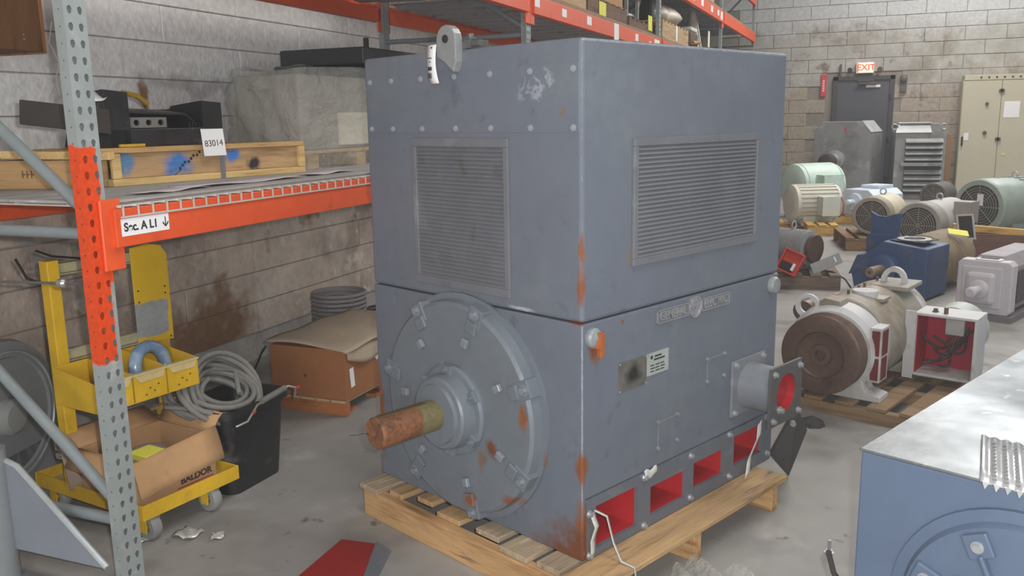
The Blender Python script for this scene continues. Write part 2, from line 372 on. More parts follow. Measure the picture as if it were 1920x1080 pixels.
# end shield
CY, CZ = .567, .562
es = obj('end_shield', lathe(B(), [(0, .426), (.014, .426), (.016, .404), (.05, .398), (.06, .386), (.062, .17), (.062, 0)], (0, CY, CZ), (-1, 0, 0), 72), GREYL, m, 25)
for a in (12, 60, 109, 158, 208, 257, 308):
    M = Matrix.Translation((0, CY, CZ)) @ Matrix.Rotation(math.radians(a), 4, 'X')
    b = B(); box(b, -.064, -.01, .34, .417, -.034, .034, M); box(b, -.073, -.06, .318, .365, -.026, .026, M); lg = obj('lug', b, GREYL, es, 0, .004)
    b = B(); p = M @ Vector((-.06, .393, 0)); bolt(b, p, (-1, 0, 0), .013, .018); obj('lug_bolt', b, pm('painted_bolt', S(130, 136, 146), .4, .1, .05), es, 30)
nb = B(); box(nb, -.018, 0, -.017, .017, -.014, .014); nb = bevelled(mesh_of('cover_bolt', nb, MATS['painted_bolt'], 0), .003)
pieces('cover_bolt', [nb], [(0, (-.062, CY+.275*math.cos(math.radians(a)), CZ+.275*math.sin(math.radians(a))), (math.radians(a), 0, 0)) for a in (52, 107, 152, 205, 256, 312, 2)], m)
b = B(); cyl(b, (-.062, CY+.055, CZ+.16), (-.07, CY+.055, CZ+.16), .008, n=10); obj('grease_plug', b, MATS['painted_bolt'], m)
# bearing hub and shaft
hub = obj('bearing_hub', lathe(B(), [(0, .172), (.012, .172), (.02, .162), (.022, .142), (.07, .135), (.078, .128), (.08, .112), (.094, .108), (.096, .06)], (-.062, CY, CZ), (-1, 0, 0), 56), GREYL, m, 30)
for a in (30, 90, 150, 215, 270, 330):
    b = B(); M = Matrix.Translation((-.062, CY, CZ)) @ Matrix.Rotation(math.radians(a), 4, 'X'); box(b, -.034, 0, .13, .17, -.022, .022, M); bolt(b, M @ Vector((-.034, .155, 0)), (-1, 0, 0), .009, .01); obj('hub_lug', b, GREYL, hub, 0, .004)
SH = pm('rusty_shaft', S(124, 84, 58), .7, .25, .22, 9, .3, 60, (('noise', S(150, 96, 58), 14, .5, .66), ('noise', S(80, 62, 48), 20, .58, .7), ('box', S(120, 112, 78), (-.25, 0, -1), (-.15, 2, 2), .012, 16, .01)))
sh = obj('shaft', lathe(B(), [(0, .056), (.26, .056), (.268, .05), (.268, .016), (.255, .012), (.255, 0)], (-.15, CY, CZ), (-1, 0, 0), 40), SH, m, 30)
b = B(); box(b, -.4, -.2, CY-.012, CY+.012, CZ+.05, CZ+.0585); obj('key', b, pm('old_key', S(96, 78, 54), .6, .4), sh, 0, .002)
b = B(); tube(b, [(-.417, CY+.03, CZ-.01), (-.425, CY+.06, CZ-.012), (-.42, CY+.1, CZ-.03), (-.43, CY+.13, CZ-.035)], .0012, 5); obj('wire', b, pm('dark_wire', S(48, 46, 46), .6), sh)
# base with red cavities
BASEG = pm('base_grey_paint', S(100, 105, 114), .45, .0, .06, 3, .05, 60, (('noise', S(124, 128, 134), 8, .6, .75), R2((0, 0, .2), (.03, .04, .14), .03, 12)))
X0, X1 = .0205, MD-.0205
b = B(); box(b, X0, X1, MW-.012, MW, ZB, .351)
box(b, X0, X1, -.004, .012, .318, .351); box(b, X0, X1, -.004, .012, ZB, .163)
ops = [(.066, .300, .163, .316), (.375, .602, .172, .285), (.653, .872, .185, .292), (.945, 1.172, .19, .318)]
xs = [X0]+[v for o in ops for v in o[:2]]+[X1]
for i in range(0, len(xs), 2): box(b, xs[i], xs[i+1], -.004, .012, .163, .318)
for o in ops:
    if o[3] < .318: box(b, o[0], o[1], -.004, .012, o[3], .318)
    if o[2] > .163: box(b, o[0], o[1], -.004, .012, .163, o[2])
bs = obj('base_frame', b, BASEG, m, 0)
RED = pm('red_oxide_paint', S(176, 34, 38), .45, 0, .08, 5, .05, 40, (('noise', S(150, 60, 62), 7, .62, .78),))
for o in ops:
    b = B(); x0, x1, z0, z1 = o; y0, y1 = .012, .27; q = .004
    for bb in ((x0-q, x1+q, y1, y1+q, z0-q, z1+q), (x0-q, x0, y0, y1, z0-q, z1+q), (x1, x1+q, y0, y1, z0-q, z1+q), (x0, x1, y0, y1, z0-q, z0), (x0, x1, y0, y1, z1, z1+q)): box(b, *bb)
    obj('red_cavity', b, RED, bs, 0)
for x, z in ((.03, .30), (.03, .15), (.335, .15), (.335, .335), (.63, .16), (.63, .33), (.91, .16), (.905, .34), (1.215, .17), (1.2, .335)):
    b = B(); bolt(b, (x, -.004, z), (0, -1, 0), .009, .014); obj('base_bolt', b, STEEL, bs, 30)
obj('tape_patch', sheet(B(), lambda u, v: (.33+.075*u, -.007-.006*math.sin(v*3), .325+.035*v+.006*math.sin(u*9)), 6, 4), pm('masking_tape', S(196, 196, 190), .7, 0, .1, 12, .3, 40), bs, 30, solid=.001)
# tape strips hanging at the base
def strip(pts, wdir, wd, mat, parent, name):
    b = B(); n = len(pts)-1
    def f(u, v):
        k = min(int(u*n), n-1); t = u*n-k; return Vector(pts[k])*(1-t)+Vector(pts[k+1])*t+Vector(wdir)*(wd*(v-.5))
    sheet(b, f, n*4, 2); return obj(name, b, mat, parent, 40, solid=.0015)
TP = MATS['masking_tape']
strip([(.035, -.012, .305), (.04, -.03, .26), (.03, -.02, .21), (.038, -.015, .15)], (1, 0, .1), .022, TP, m, 'tape_strip')
strip([(.05, -.012, .31), (.075, -.045, .29), (.08, -.07, .2), (.085, -.1, .142), (.09, -.152, .137), (.092, -.158, .07)], (1, .3, 0), .012, TP, m, 'tape_strip')
strip([(1.1, -.03, .345), (1.06, -.05, .3), (1.0, -.045, .22), (.96, -.06, .16)], (1, 0, .5), .035, TP, m, 'tape_strip')
# maker's sign
SG = pm('sign_metal', S(168, 170, 172), .35, .5, .08, 8)
b = B(); 
for x0, x1 in ((.398, .598), (.678, .872)): box(b, x0, x1, -.004, 0, .887, .936)
sg = obj('maker_sign', b, LG, m, 0, .002)
b = B(); lathe(b, [(0, .041), (.008, .041), (.008, .035), (.005, .034), (.005, 0)], (.638, 0, .912), (0, -1, 0), 36); obj('emblem', b, SG, sg, 30)
b = B()
for k in range(4): 
    a = k*PI/2+.6; tube(b, [(.638+.036*math.cos(a+.9*t)*(1-.25*t), -.007, .912+.036*math.sin(a+.9*t)*(1-.25*t)) for t in (0, .5, 1)], .003, 6)
obj('emblem_scroll', b, SG, sg)
text('emblem_lettering', 'GE', .036, SG, sg, (.638, -.008, .912), (1, 0, 0), (0, 0, 1), .0015, bold=.001)
text('lettering', 'GENERAL', .047, SG, sg, (.498, -.006, .911), (1, 0, 0), (0, 0, 1), .002, bold=.001, sx=.82)
text('lettering', 'ELECTRIC', .047, SG, sg, (.776, -.006, .911), (1, 0, 0), (0, 0, 1), .002, bold=.001, sx=.78)
b = B()
for x0, x1 in ((.398, .598), (.678, .872)):
    for z in (.887, .932): box(b, x0, x1, -.007, -.004, z, z+.004)
    for x in (x0, x1-.004): box(b, x, x+.004, -.007, -.004, .887, .936)
obj('sign_rim', b, SG, sg, 0)
# name plates
np1 = obj('name_plate', box(B(), .186, .342, -.003, 0, .684, .788), pm('tarnished_plate', S(138, 136, 126), .35, .6, .12, 12, .05, 60, (R2((.27, 0, .735), (.045, .02, .04), .02, 16, S(64, 62, 58)),)), m, 0)
np2 = obj('instruction_plate', box(B(), .348, .474, -.003, 0, .707, .788), pm('pale_plate', S(176, 182, 178), .4, .2, .05, 9), m, 0)
INK = pm('dark_ink', S(44, 44, 46), .7, 0, .05)
b = B(); cyl(b, (.372, -.003, .772), (.372, -.0036, .772), .007, n=14); obj('plate_mark', b, INK, np2)
marks('print_lines', INK, np2, (.355, -.0031, .712), (1, 0, 0), (0, 0, 1), [(.035, .058, .04, .006), (.03, .046, .065, .006)]+[(.01+.03*c_, .006+.011*r_, .022+.004*((c_*3+r_) % 2), .004) for r_ in range(3) for c_ in range(3)])
for x, z in ((.19, .784), (.338, .784), (.338, .688), (.19, .688), (.352, .784), (.470, .784)):
    b = B(); bolt(b, (x, -.003, z), (0, -1, 0), .0035, .004, False); obj('plate_screw', b, STEEL, m)
# bosses
b = B(); lathe(b, [(0, .034), (.012, .034), (.02, .028), (.024, .012), (.03, 0)], (.05, 0, .905), (0, -1, 0), 24)
bo = obj('lifting_boss', b, pm('boss_grey', S(134, 140, 142), .45), m); b = B(); prism(b, [(.05, -.012, .925), (.083, -.012, .92), (.078, -.012, .84), (.06, -.012, .835), (.055, -.012, .87), (.04, -.012, .872)], (0, -.018, 0)); obj('rusty_bracket', b, pm('heavy_rust', S(168, 92, 40), .9, 0, .2, 14, .5, 50), bo, 0, .003)
b = B(); lathe(b, [(0, .036), (.014, .036), (.024, .03), (.028, 0)], (1.21, 0, .91), (0, -1, 0), 24); obj('lifting_boss', b, MATS['boss_grey'], m)
# small mounting pads where boxes were removed
for x0, z0, w_, h_ in ((.735, .60, .12, .09), (.42, .42, .12, .1)):
    for dx, dz in ((0, 0), (w_, 0), (0, h_), (w_, h_)):
        b = B(); cyl(b, (x0+dx, 0, z0+dz), (x0+dx, -.008, z0+dz), .007, n=10); obj('mounting_stud', b, MATS['boss_grey'], m)
    b = B(); box(b, x0, x0+w_, -.0012, 0, z0+h_-.004, z0+h_); box(b, x0, x0+.004, -.0012, 0, z0, z0+h_); obj('paint_ridge', b, MATS['boss_grey'], m)
# conduit outlet
PG = pm('outlet_grey', S(126, 130, 136), .38, .1, .05, 6, 0, 50, (('noise', S(146, 150, 154), 10, .58, .75),))
PD = pm('outlet_dark', S(92, 92, 92), .45, .2, .08, 8)
ot = obj('outlet_flange', box(B(), .905, 1.16, -.012, 0, .41, .642), PG, m, 0, .003)
obj('outlet_pipe', lathe(B(), [(0, .098), (.03, .094), (.15, .09), (.15, .081), (.03, .081), (.03, 0)], (1.04, -.012, .52), (0, -1, 0), 40), PG, ot, 30)
o_, i_ = rect_circle(1.04, .52, .125, .12, .079, -.162, 32); b = B(); ringplate(b, o_, i_, (0, -.012, 0)); obj('outlet_plate', b, PD, ot, 20)
obj('outlet_liner', lathe(B(), [(-.01, .0785), (.022, .0785), (.022, 0)], (1.04, -.158, .52), (0, 1, 0), 36, cap=False), RED, ot, 30)
for dx in (-.1, .1):
    for dz in (-.095, .095):
        b = B(); bolt(b, (1.04+dx, -.174, .52+dz), (0, -1, 0), .009, .014); obj('outlet_bolt', b, STEEL, ot, 30)
        b = B(); bolt(b, (1.032+dx*1.05, -.012, .526+dz*1.05), (0, -1, 0), .009, .012); obj('outlet_bolt', b, STEEL, ot, 30)
b = B(); bolt(b, (.985, -.174, .462), (0, -1, 0), .011, .02); obj('outlet_bolt', b, STEEL, ot, 30)
# lifting eye on the top edge
b = B(); pr = []
for k in range(9): a = PI*k/8; pr.append((-.03, .59+.05*math.cos(a), 1.875+.05*math.sin(a)))
pr += [(-.03, .54, 1.80), (-.03, .555, 1.765), (-.03, .6, 1.80), (-.03, .64, 1.82)]
lo = obj('lifting_eye', prism(b, pr, (.034, 0, 0)), pm('galv_light', S(150, 154, 154), .4, .3, .06, 9, .1, 60), m, 0, .004)
b = B(); cyl(b, (-.034, .59, 1.878), (-.026, .59, 1.878), .014, n=16); obj('eye_hole', b, pm('hole_black', S(34, 32, 32), .8), lo)
b = B(); box(b, .0, .09, .50, .53, ZT, ZT+.03); bolt(b, (.02, .515, ZT+.03), (0, 0, 1), .012, .02); cyl(b, (.015, .46, ZT+.015), (.015, .5, ZT+.015), .012, n=10); obj('eye_clamp', b, PD, m, 0, .003)
tg = obj('hanging_tag', sheet(B(), lambda u, v: (-.038-.012*math.sin(u*2.2), .675-.046*v-.02*u*u, 1.862-.132*u), 8, 2), pm('tag_paper', S(228, 228, 230), .7, 0, .03), m, 40, solid=.0012)
marks('tag_print', INK, tg, (-.0535, .672, 1.74), (0, -1, 0), (0, 0, 1), [(.012, .075, .022, .003), (.02, .062, .006, .004), (.012, .035, .02, .012)]+[(.012+.005*k, .008, .003, .018) for k in range(4)])
obj('tag_hole', cyl(B(), (-.0405, .652, 1.852), (-.0412, .652, 1.852), .004, n=8), INK, tg)
# rust-coloured gutter seen on the left flank
b = B(); box(b, .1, .16, MW, MW+.03, .5, .62); obj('side_terminal', b, MATS['boss_grey'], m, 0, .004)
b = B(); box(b, .3, .36, MW, MW+.04, .86, .95); box(b, .3, .42, MW, MW+.02, .84, .97); obj('side_conduit', b, pm('white_bracket', S(200, 200, 200), .5), m, 0, .004)

# ------------------------------------------------------------------ pallet below the motor
PW = wood('pallet_wood', S(186, 152, 108), S(142, 104, 64), 0, layers=(('noise', S(120, 106, 92), 3.0, .6, .72),))
PWY = wood('stringer_wood', S(196, 156, 108), S(146, 102, 58), 1, layers=(('noise', S(104, 84, 66), 2.6, .62, .72),))
PWG = wood('weathered_plank', S(168, 150, 124), S(116, 98, 76), 0, layers=(('noise', S(206, 188, 152), 4.0, .55, .7),))
p = thing('pallet', 'wooden pallet under the large grey motor', 'pallet', (F0[0], F0[1], 0), PHI)
for x in (-.122, .47, 1.035): obj('stringer', box(B(), x, x+.045, -.135, 1.085, 0, .113), PWY, p, 0, .003)
for y0, y1, x0, mt in ((-.15, -.005, -.128, PW), (.015, .12, -.1, PWG), (.155, .29, -.112, PWG), (.33, .45, -.075, PWG), (.53, .66, -.085, PW), (.73, .82, -.05, PW), (.87, .95, -.09, PW), (.985, 1.1, -.13, PWG)):
    o = obj('plank', box(B(), x0, 1.13, y0, y1, .114, .1348), mt, p, 0, .003)
# ------------------------------------------------------------------ pallet rack along the left wall
ORG = S(222, 84, 36)
ORANGE = pm('orange_beam_paint', ORG, .5, 0, .07, 3, .05, 50, (('noise', S(196, 70, 30), 6, .6, .74), ('noise', S(160, 120, 100), 16, .7, .78)))
GALV = pm('galvanised_post', S(150, 158, 158), .42, .35, .07, 7, .05, 60, (('noise', S(172, 178, 176), 12, .55, .72),))
UPM = pm('near_post_paint', S(156, 163, 162), .4, .2, .05, 7, .05, 60, (('noise', S(176, 180, 178), 12, .58, .72),
    ('box', S(232, 78, 26), (-.2, -.2, .83), (.2, .028, 1.545), .02, 16, .006), ('box', S(232, 78, 26), (-.2, -.2, 1.08), (.2, .2, 1.30), .03, 12, .01), ('noise', S(140, 84, 62), 26, .72, .8)))
def column(hgt, z0=0.0):
    b = B(); c_ = .0508; n = int(hgt/c_); hw = .0425; dp = .042
    tear = [(.0095*math.cos(a), .0095*math.sin(a)+.004) for a in (0, PI/4, PI/2, 3*PI/4, PI)] + [(-.0058, -.009), (0, -.0125), (.0058, -.009)]
    tear = [tear[i] for i in (0, 1, 2, 3, 4, 5, 6, 7)]
    rnd = [(.0035*math.cos(k*PI/4), .0035*math.sin(k*PI/4)) for k in range(8)]
    def cell(fx, u0, u1, z0, z1, hole, cu, cz):
        o = [(u1, (z0+z1)/2), (u1, z1), ((u0+u1)/2, z1), (u0, z1), (u0, (z0+z1)/2), (u0, z0), ((u0+u1)/2, z0), (u1, z0)]
        A = [b.verts.new(fx(u, z, 0)) for u, z in o]; C = [b.verts.new(fx(cu+u, cz+z, 0)) for u, z in hole]; D = [b.verts.new(fx(cu+u, cz+z, -.003)) for u, z in hole]
        for i in range(8):
            j = (i+1) % 8; b.faces.new((A[i], A[j], C[j], C[i])); b.faces.new((C[i], C[j], D[j], D[i]))
    F = lambda u, z, d: (d, u, z)
    G = lambda u, z, d: (u, -hw-d, z)
    for k in range(n):
        a, e = k*c_, (k+1)*c_; m_ = (a+e)/2
        cell(F, -hw, 0, a, e, tear, -.0195, m_); cell(F, 0, hw, a, e, tear, .0195, m_)
        cell(G, -dp, 0, a, e, rnd, -.02, m_)
    T = n*c_
    for q in (((0, hw, 0), (-dp, hw, 0), (-dp, hw, T), (0, hw, T)), ((-dp, -hw, 0), (-dp, hw, 0), (-dp, hw, T), (-dp, -hw, T)), ((0, -hw, T), (-dp, -hw, T), (-dp, hw, T), (0, hw, T))): b.faces.new([b.verts.new(v) for v in q])
    bmesh.ops.remove_doubles(b, verts=b.verts, dist=.0004)
    return b
XF, XR = -2.3, -3.5
UY = [2.083, 6.0, 10.2, 14.65, 18.75]
rack = thing('pallet_rack', 'long orange and grey pallet racking running along the left wall', 'pallet rack')
obj_up = obj('upright', column(4.7), UPM, rack, 0); obj_up.location = (XF, UY[0], 0)
far_me = mesh_of('upright', column(4.7), GALV, 0)
pieces('upright', [far_me], [(0, (XF, y, 0)) for y in UY[1:]] + [(0, (XR, y, 0), (0, 0, PI)) for y in UY], rack)
BR = pm('brace_grey', S(138, 146, 148), .45, .2, .05, 6)
pl = box(B(), -.14, .03, -.07, .07, 0, .008); fp = mesh_of('foot_plate', pl, GALV, 0)
pieces('foot_plate', [fp], [(0, (XF, y, 0.0)) for y in UY], rack)
def brace(p, q, r=.02): return obj('brace', cyl(B(), p, q, r, n=14), BR, rack)
Y0 = UY[0]-.005
brace((-2.34, Y0, 1.335), (-3.45, Y0, 2.19)); brace((-2.335, Y0, .32), (-3.45, Y0, 1.26)); brace((-2.335, Y0, .26), (-3.45, Y0, .255)); brace((-2.335, Y0, 1.26), (-3.45, Y0, 1.26)); brace((-2.34, Y0, 2.24), (-3.45, Y0, 2.24))
for y in UY[1:]:
    for z in (2.2, 3.0, 4.2): brace((-2.34, y, z), (-3.46, y, z), .018)
    brace((-2.34, y, 2.25), (-3.46, y, 2.95), .018); brace((-2.34, y, 4.15), (-3.46, y, 3.05), .018)
LEVELS = {1: (1.208, 1.335), 2: (2.345, 2.472), 3: (3.07, 3.24), 4: (3.78, 3.95)}
def beam(x0, x1, ya, yb, z0, z1, front):
    b = B(); s = .022
    if front: prism(b, [(x0, ya, z0), (x1, ya, z0), (x1, ya, z1), (x0+s, ya, z1), (x0+s, ya, z1-.03), (x0, ya, z1-.03)], (0, yb-ya, 0))
    else: prism(b, [(x1, ya, z0), (x0, ya, z0), (x0, ya, z1), (x1-s, ya, z1), (x1-s, ya, z1-.03), (x1, ya, z1-.03)], (0, yb-ya, 0))
    return obj('beam', b, ORANGE, rack, 0, .003)
cm = B(); box(cm, -.045, .006, -.05, .055, -.06, .15); cm = bevelled(mesh_of('beam_connector', cm, ORANGE, 0), .004)
BEAM_F = {}
for bay in range(4):
    ya, yb = UY[bay]+.045, UY[bay+1]-.045
    for lv in ((1, 2, 4) if bay == 0 else (1, 2, 3, 4)):
        if bay in (1, 2, 3) and lv == 1 : pass
        z0, z1 = LEVELS[lv]
        if bay == 0 and lv == 4: continue
        if not (lv == 1 and bay > 1):
            BEAM_F[bay, lv] = beam(-2.325, -2.27, ya, yb, z0, z1, True); beam(-3.53, -3.475, ya, yb, z0, z1, False)
cp = B(); box(cp, 0, .012, 0, .085, -.075, .16); cp = bevelled(mesh_of('beam_connector', cp, ORANGE, 0), .003)
its = []
for (bay, lv) in BEAM_F:
    z0 = LEVELS[lv][0]
    its += [(0, (-2.299, UY[bay]+.005, z0)), (0, (-2.299, UY[bay+1]-.085, z0)), (0, (-3.487+.0, UY[bay]+.005, z0)), (0, (-3.487, UY[bay+1]-.085, z0))]
pieces('beam_connector', [cp], its, rack)
# labels on the beams
WP = pm('white_label', S(232, 232, 232), .6, 0, .02)
bf = BEAM_F[0, 1]
lb = obj('shelf_label', box(B(), -2.2698, -2.2685, 2.15, 2.362, 1.243, 1.301), WP, bf, 0); lb['label'] = 'white label reading Sec. A L1 with a down arrow'
tx = text('lettering', 'Sec. A L1', .040, INK, bf, (-2.268, 2.160, 1.271), (0, 1, 0), (0, 0, 1), .0004, 'LEFT', .0012, .98)
b = B(); box(b, -2.2685, -2.2677, 2.343, 2.347, 1.258, 1.29)
for s in (-1, 1): prism(b, [(-2.2685, 2.345, 1.254), (-2.2685, 2.345, 1.260), (-2.2685, 2.345+s*.012, 1.274), (-2.2685, 2.345+s*.014, 1.268)], (.0008, 0, 0))
obj('arrow', b, INK, bf, 0)
def stickers(bay, lv, L):
    z0, z1 = LEVELS[lv]
    for y, w_, h_, dz in L:
        o = obj('sticker', box(B(), -2.2698, -2.268, y, y+w_, z0+dz, z0+dz+h_), WP, BEAM_F[bay, lv], 0)
stickers(1, 2, [(6.05, .1, .06, .05), (6.65, .11, .06, .04), (7.3, .13, .07, .04), (8.15, .16, .15, -.02), (8.95, .12, .07, .03), (9.55, .1, .05, .02), (9.8, .25, .09, .02)])
stickers(2, 3, [(11.9, .2, .1, .05), (12.6, .18, .09, .05), (13.4, .18, .09, .05), (14.0, .15, .08, .06), (14.3, .2, .12, .03)])
# wire deck of the lowest shelf
WIRE = pm('wire_white', S(206, 204, 196), .45, .3, .05)
wd = thing('wire_deck', 'white wire mesh deck on the lowest orange shelf beam', 'wire deck', (0, 2.13, 1.337))
b = B(); n = 58
for i in range(n):
    y = .03+i*.0655
    box(b, -3.5, -2.265, y-.0025, y+.0025, 0, .006); box(b, -2.2672, -2.2622, y-.0025, y+.0025, -.03, .006)
obj('cross_wires', b, WIRE, wd, 0)['kind'] = 'stuff'
for x, z in [(-2.2647, -.03)]+[(x, .006) for x in (-2.28, -2.5, -2.75, -3.0, -3.25, -3.48)]: obj('long_wire', box(B(), x-.003, x+.003, .02, 3.82, z-.003, z+.003), WIRE, wd, 0)
sb = obj('shelf_board', box(B(), -3.52, -2.33, 2.14, 5.94, 1.349, 1.358), pm('dusty_board', S(164, 160, 156), .85, 0, .1, 4, .1, 40, (('noise', S(196, 186, 184), 3, .55, .7), ('noise', S(120, 116, 112), 6, .62, .72)), stretch=(3, .6, 1)), None, 0)
tag(sb, 'dusty grey board covering the wire deck of the lowest shelf', 'shelf board')
for i, (x, y, w_, l_, rz, nm) in enumerate(((-2.46, 3.0, .12, .7, -.06, 'pale paper sheet lying on shelf in front of wooden crate'), (-2.43, 2.55, .09, .35, .03, 'stained paper scrap lying on shelf beside the rack post'), (-2.47, 3.62, .12, .4, .04, 'paper sheet lying on shelf below the wrapped carton'))):
    b = B(); sheet(b, lambda u, v: ((u-.5)*w_, (v-.5)*l_, .003+.004*math.sin(v*9+i)*u), 4, 10); o = obj('paper_sheet', b, pm('paper_%d' % i, S(206, 196, 198), .8, 0, .08, 9, 0, 50, (('noise', S(150, 120, 124), 8, .64, .72),)), None, 40, solid=.001)
    o.location = (x, y, 1.3625); o.rotation_euler = (0, 0, rz); tag(o, nm, 'paper')
# ribbed decks of the upper levels
DECK = pm('ribbed_deck', S(150, 152, 154), .5, .35, .08, 3, 0, 50, (('noise', S(120, 122, 124), 5, .55, .7),))
for bay in range(4):
    for lv in ((2,) if bay == 0 else (2, 3, 4)):
        ya, yb = UY[bay]+.05, UY[bay+1]-.05; z = LEVELS[lv][1]
        b = B(); k = 0; y = ya; prof = []
        while y < yb-.3: prof += [(y, 0), (y+.1, 0), (y+.13, -.035), (y+.24, -.035), (y+.27, 0)]; y += .3
        prof.append((yb, 0)); A = [[b.verts.new((x, p[0], z+.012+p[1]*.9)) for p in prof] for x in (-3.46, -2.34)]
        for i in range(len(prof)-1): b.faces.new((A[0][i], A[1][i], A[1][i+1], A[0][i+1]))
        obj('deck_panel', b, DECK, rack, 0, solid=.003)
        obj('deck_edge', box(B(), -2.335, -2.28, ya, yb, z+.001, z+.035), pm('wood_edge', S(150, 122, 96), .85, 0, .15, 3, .1, 40), rack, 0)
# ------------------------------------------------------------------ load on the lowest shelf
CW = wood('crate_wood', S(196, 158, 104), S(150, 108, 62), 1, layers=(('noise', S(96, 76, 60), 3.4, .66, .72),))
CWY = wood('crate_pale_wood', S(212, 180, 120), S(176, 138, 84), 1)
CF = wood('crate_face_wood', S(184, 150, 108), S(128, 92, 58), 1, layers=(('ell', S(66, 122, 190), (0, .32, .075), (.3, .07, .055), .04, 12), ('ell', S(60, 118, 196), (0, .62, .1), (.3, .05, .03), .03, 12), ('ell', S(90, 130, 170), (0, .06, .09), (.3, .05, .05), .04, 9), ('ell', S(44, 40, 36), (0, .74, .06), (.3, .04, .035), .03, 14)))
cr = thing('wooden_crate', 'low open wooden crate with blue paint marks on the lowest shelf', 'crate', (-2.865, 2.69, 1.3585), -math.radians(10.8))
obj('bottom_rail', box(B(), -.03, .012, .0, 1.06, 0, .03), CWY, cr, 0, .003)
obj('face_board', box(B(), -.022, -.004, .02, 1.04, .031, .132), CF, cr, 0, .002)
obj('top_rail', box(B(), -.05, .01, -.1, 1.06, .133, .156), CW, cr, 0, .003)
for y in (-.0, 1.02): obj('corner_post', box(B(), -.003, .014, y, y+.04, .031, .132), CWY, cr, 0, .002)
obj('strap', box(B(), .0125, .0155, .535, .56, -.0, .15), pm('steel_strap', S(150, 152, 158), .4, .5, .05), cr, 0)
for y in (0, 1.03): obj('side_board', box(B(), -.55, -.051, y, y+.02, .0, .15), CW, cr, 0, .003)
obj('back_board', box(B(), -.57, -.551, 0, 1.06, .0, .15), CW, cr, 0, .003)
for i in range(5): obj('floor_plank', box(B(), -.54+.1*i, -.455+.1*i, .025, 1.025, .0, .02), CW, cr, 0, .002)
marks('stencil', INK, cr, (-.0035, .33, .05), (0, .86, .5), (0, -.5, .86), [(.018*k, .004*((k*7) % 3), .012, .012) for k in range(8)]+[(-.06, -.004, .07, .003)])
wb = thing('timber_board', 'wide timber board with a stamp lying left of the rack post', 'timber', (-3.05, 2.52, 1.3585), math.radians(12))
obj('board', box(B(), -.45, .2, 0, .035, 0, .115), wood('board_wood', S(186, 148, 100), S(140, 102, 62), 0), wb, 0, .004)
marks('stamp', pm('brown_ink', S(120, 86, 56), .8), wb, (-.09, -.0003, .045), (1, 0, 0), (0, 0, 1), [(.02*k, 0, .006, .03) for k in range(3)]+[(.02*k, .012, .015, .006) for k in range(3)])
st = obj('timber_stick', box(B(), -.35, .2, -.02, .02, 0, .032), CWY, None, 0, .003); st.location = (-2.96, 2.56, 1.476); st.rotation_euler = (0, .02, math.radians(14)); tag(st, 'thin pale timber stick lying on the stamped timber board', 'timber')
# card leaning on the crate
cd = thing('number_card', 'white card with handwritten 83014 propped on the wooden crate', 'card')
place(cd, (-2.735, 3.165, 1.485), (.19, .98, 0), (-.12, 0, 1))
obj('card', box(B(), -.06, .06, -.02, .1, -.001, .001), WP, cd, 0); text('writing', '83014', .04, INK, cd, (0, .035, .0013), (1, .04, 0), (0, 1, 0), .0003)
# black steel motor base
BK = pm('black_steel', S(44, 44, 45), .5, .2, .18, 8, .15, 40, (('noise', S(96, 98, 96), 6, .58, .72),))
BKD = pm('black_paint', S(26, 25, 26), .55, .1, .1, 8)
bk = thing('steel_bracket', 'black steel motor bracket with raised end plates sitting on wooden crate', 'steel bracket', (-2.9, 2.72, 1.516), -math.radians(9))
obj('front_rail', box(B(), -.03, .0, .0, .6, .0, .075), BK, bk, 0, .004)
for y0, y1, h in ((0, .115, .235), (.49, .6, .195)):
    b = B(); prism(b, [(0, y0, .0), (0, y1, .0), (0, y1, h*.96), (0, y0, h)], (-.012, 0, 0)); prism(b, [(-.01, y0, .0), (-.01, y0, h), (-.22, y0, h*.9), (-.3, y0, 0)], (0, .012, 0)); obj('end_plate', b, BKD if y0 else BK, bk, 0, .002)
b = B(); prism(b, [(-.04, .12, .15), (-.04, .43, .14), (-.04, .5, .09), (-.04, .5, .08), (-.04, .43, .128), (-.04, .12, .138)], (-.2, 0, .02)); obj('top_bridge', b, BK, bk, 0, .003)
b = B(); o_ = []
for k in range(3):
    bb = B(); lp = [(.03+.0*k+.045*k+x, z) for x, z in ((0, 0),)]
    q = .16+.06*k; oc = [(-.02, q+.03*math.cos(a)*1.0 if 0 else q+max(-.03, min(.03, .05*math.cos(a))), .1+max(-.022, min(.022, .05*math.sin(a)))) for a in [2*PI*i/12 for i in range(12)]]
    ic = [(-.02, q+.015*math.cos(a), .1+.013*math.sin(a)) for a in [2*PI*i/12 for i in range(12)]]
    ringplate(bb, oc, ic, (-.01, 0, 0)); obj('slot_plate', bb, pm('bare_steel', S(150, 148, 142), .4, .6, .1), bk, 0)
obj('bed', box(B(), -.28, -.06, .02, .58, .03, .05), BKD, bk, 0)
b = B()
for k in range(7): box(b, -.06, -.012, .46+.018*k-.04, .468+.018*k-.04, .05, .1)
obj('cooling_ribs', b, BKD, bk, 0)['kind'] = 'stuff'
for k in range(4): obj('bolt_hole', cyl(B(), (-.239, .17+.06*k, .115), (-.243, .17+.06*k, .115), .011, n=10), MATS['bare_steel'], bk)
obj('back_plate', box(B(), -.25, -.24, .05, .55, .05, .16), BKD, bk, 0)
obj('yellow_foot', box(B(), -.1, .012, .05, .17, -.0, .012), pm('yellow_paint_shelf', S(212, 168, 40), .6), bk, 0, .002)
sp = thing('steel_plate', 'dark steel plate jutting out left of the black bracket', 'steel plate', (-2.92, 2.35, 1.58), -math.radians(6))
b = B(); prism(b, [(0, 0, .035), (0, .38, -.01), (0, .38, .09), (0, 0.01, .125)], (-.012, 0, 0)); obj('plate', b, pm('brown_black_steel', S(58, 52, 48), .6, .1, .1), sp, 0, .002)
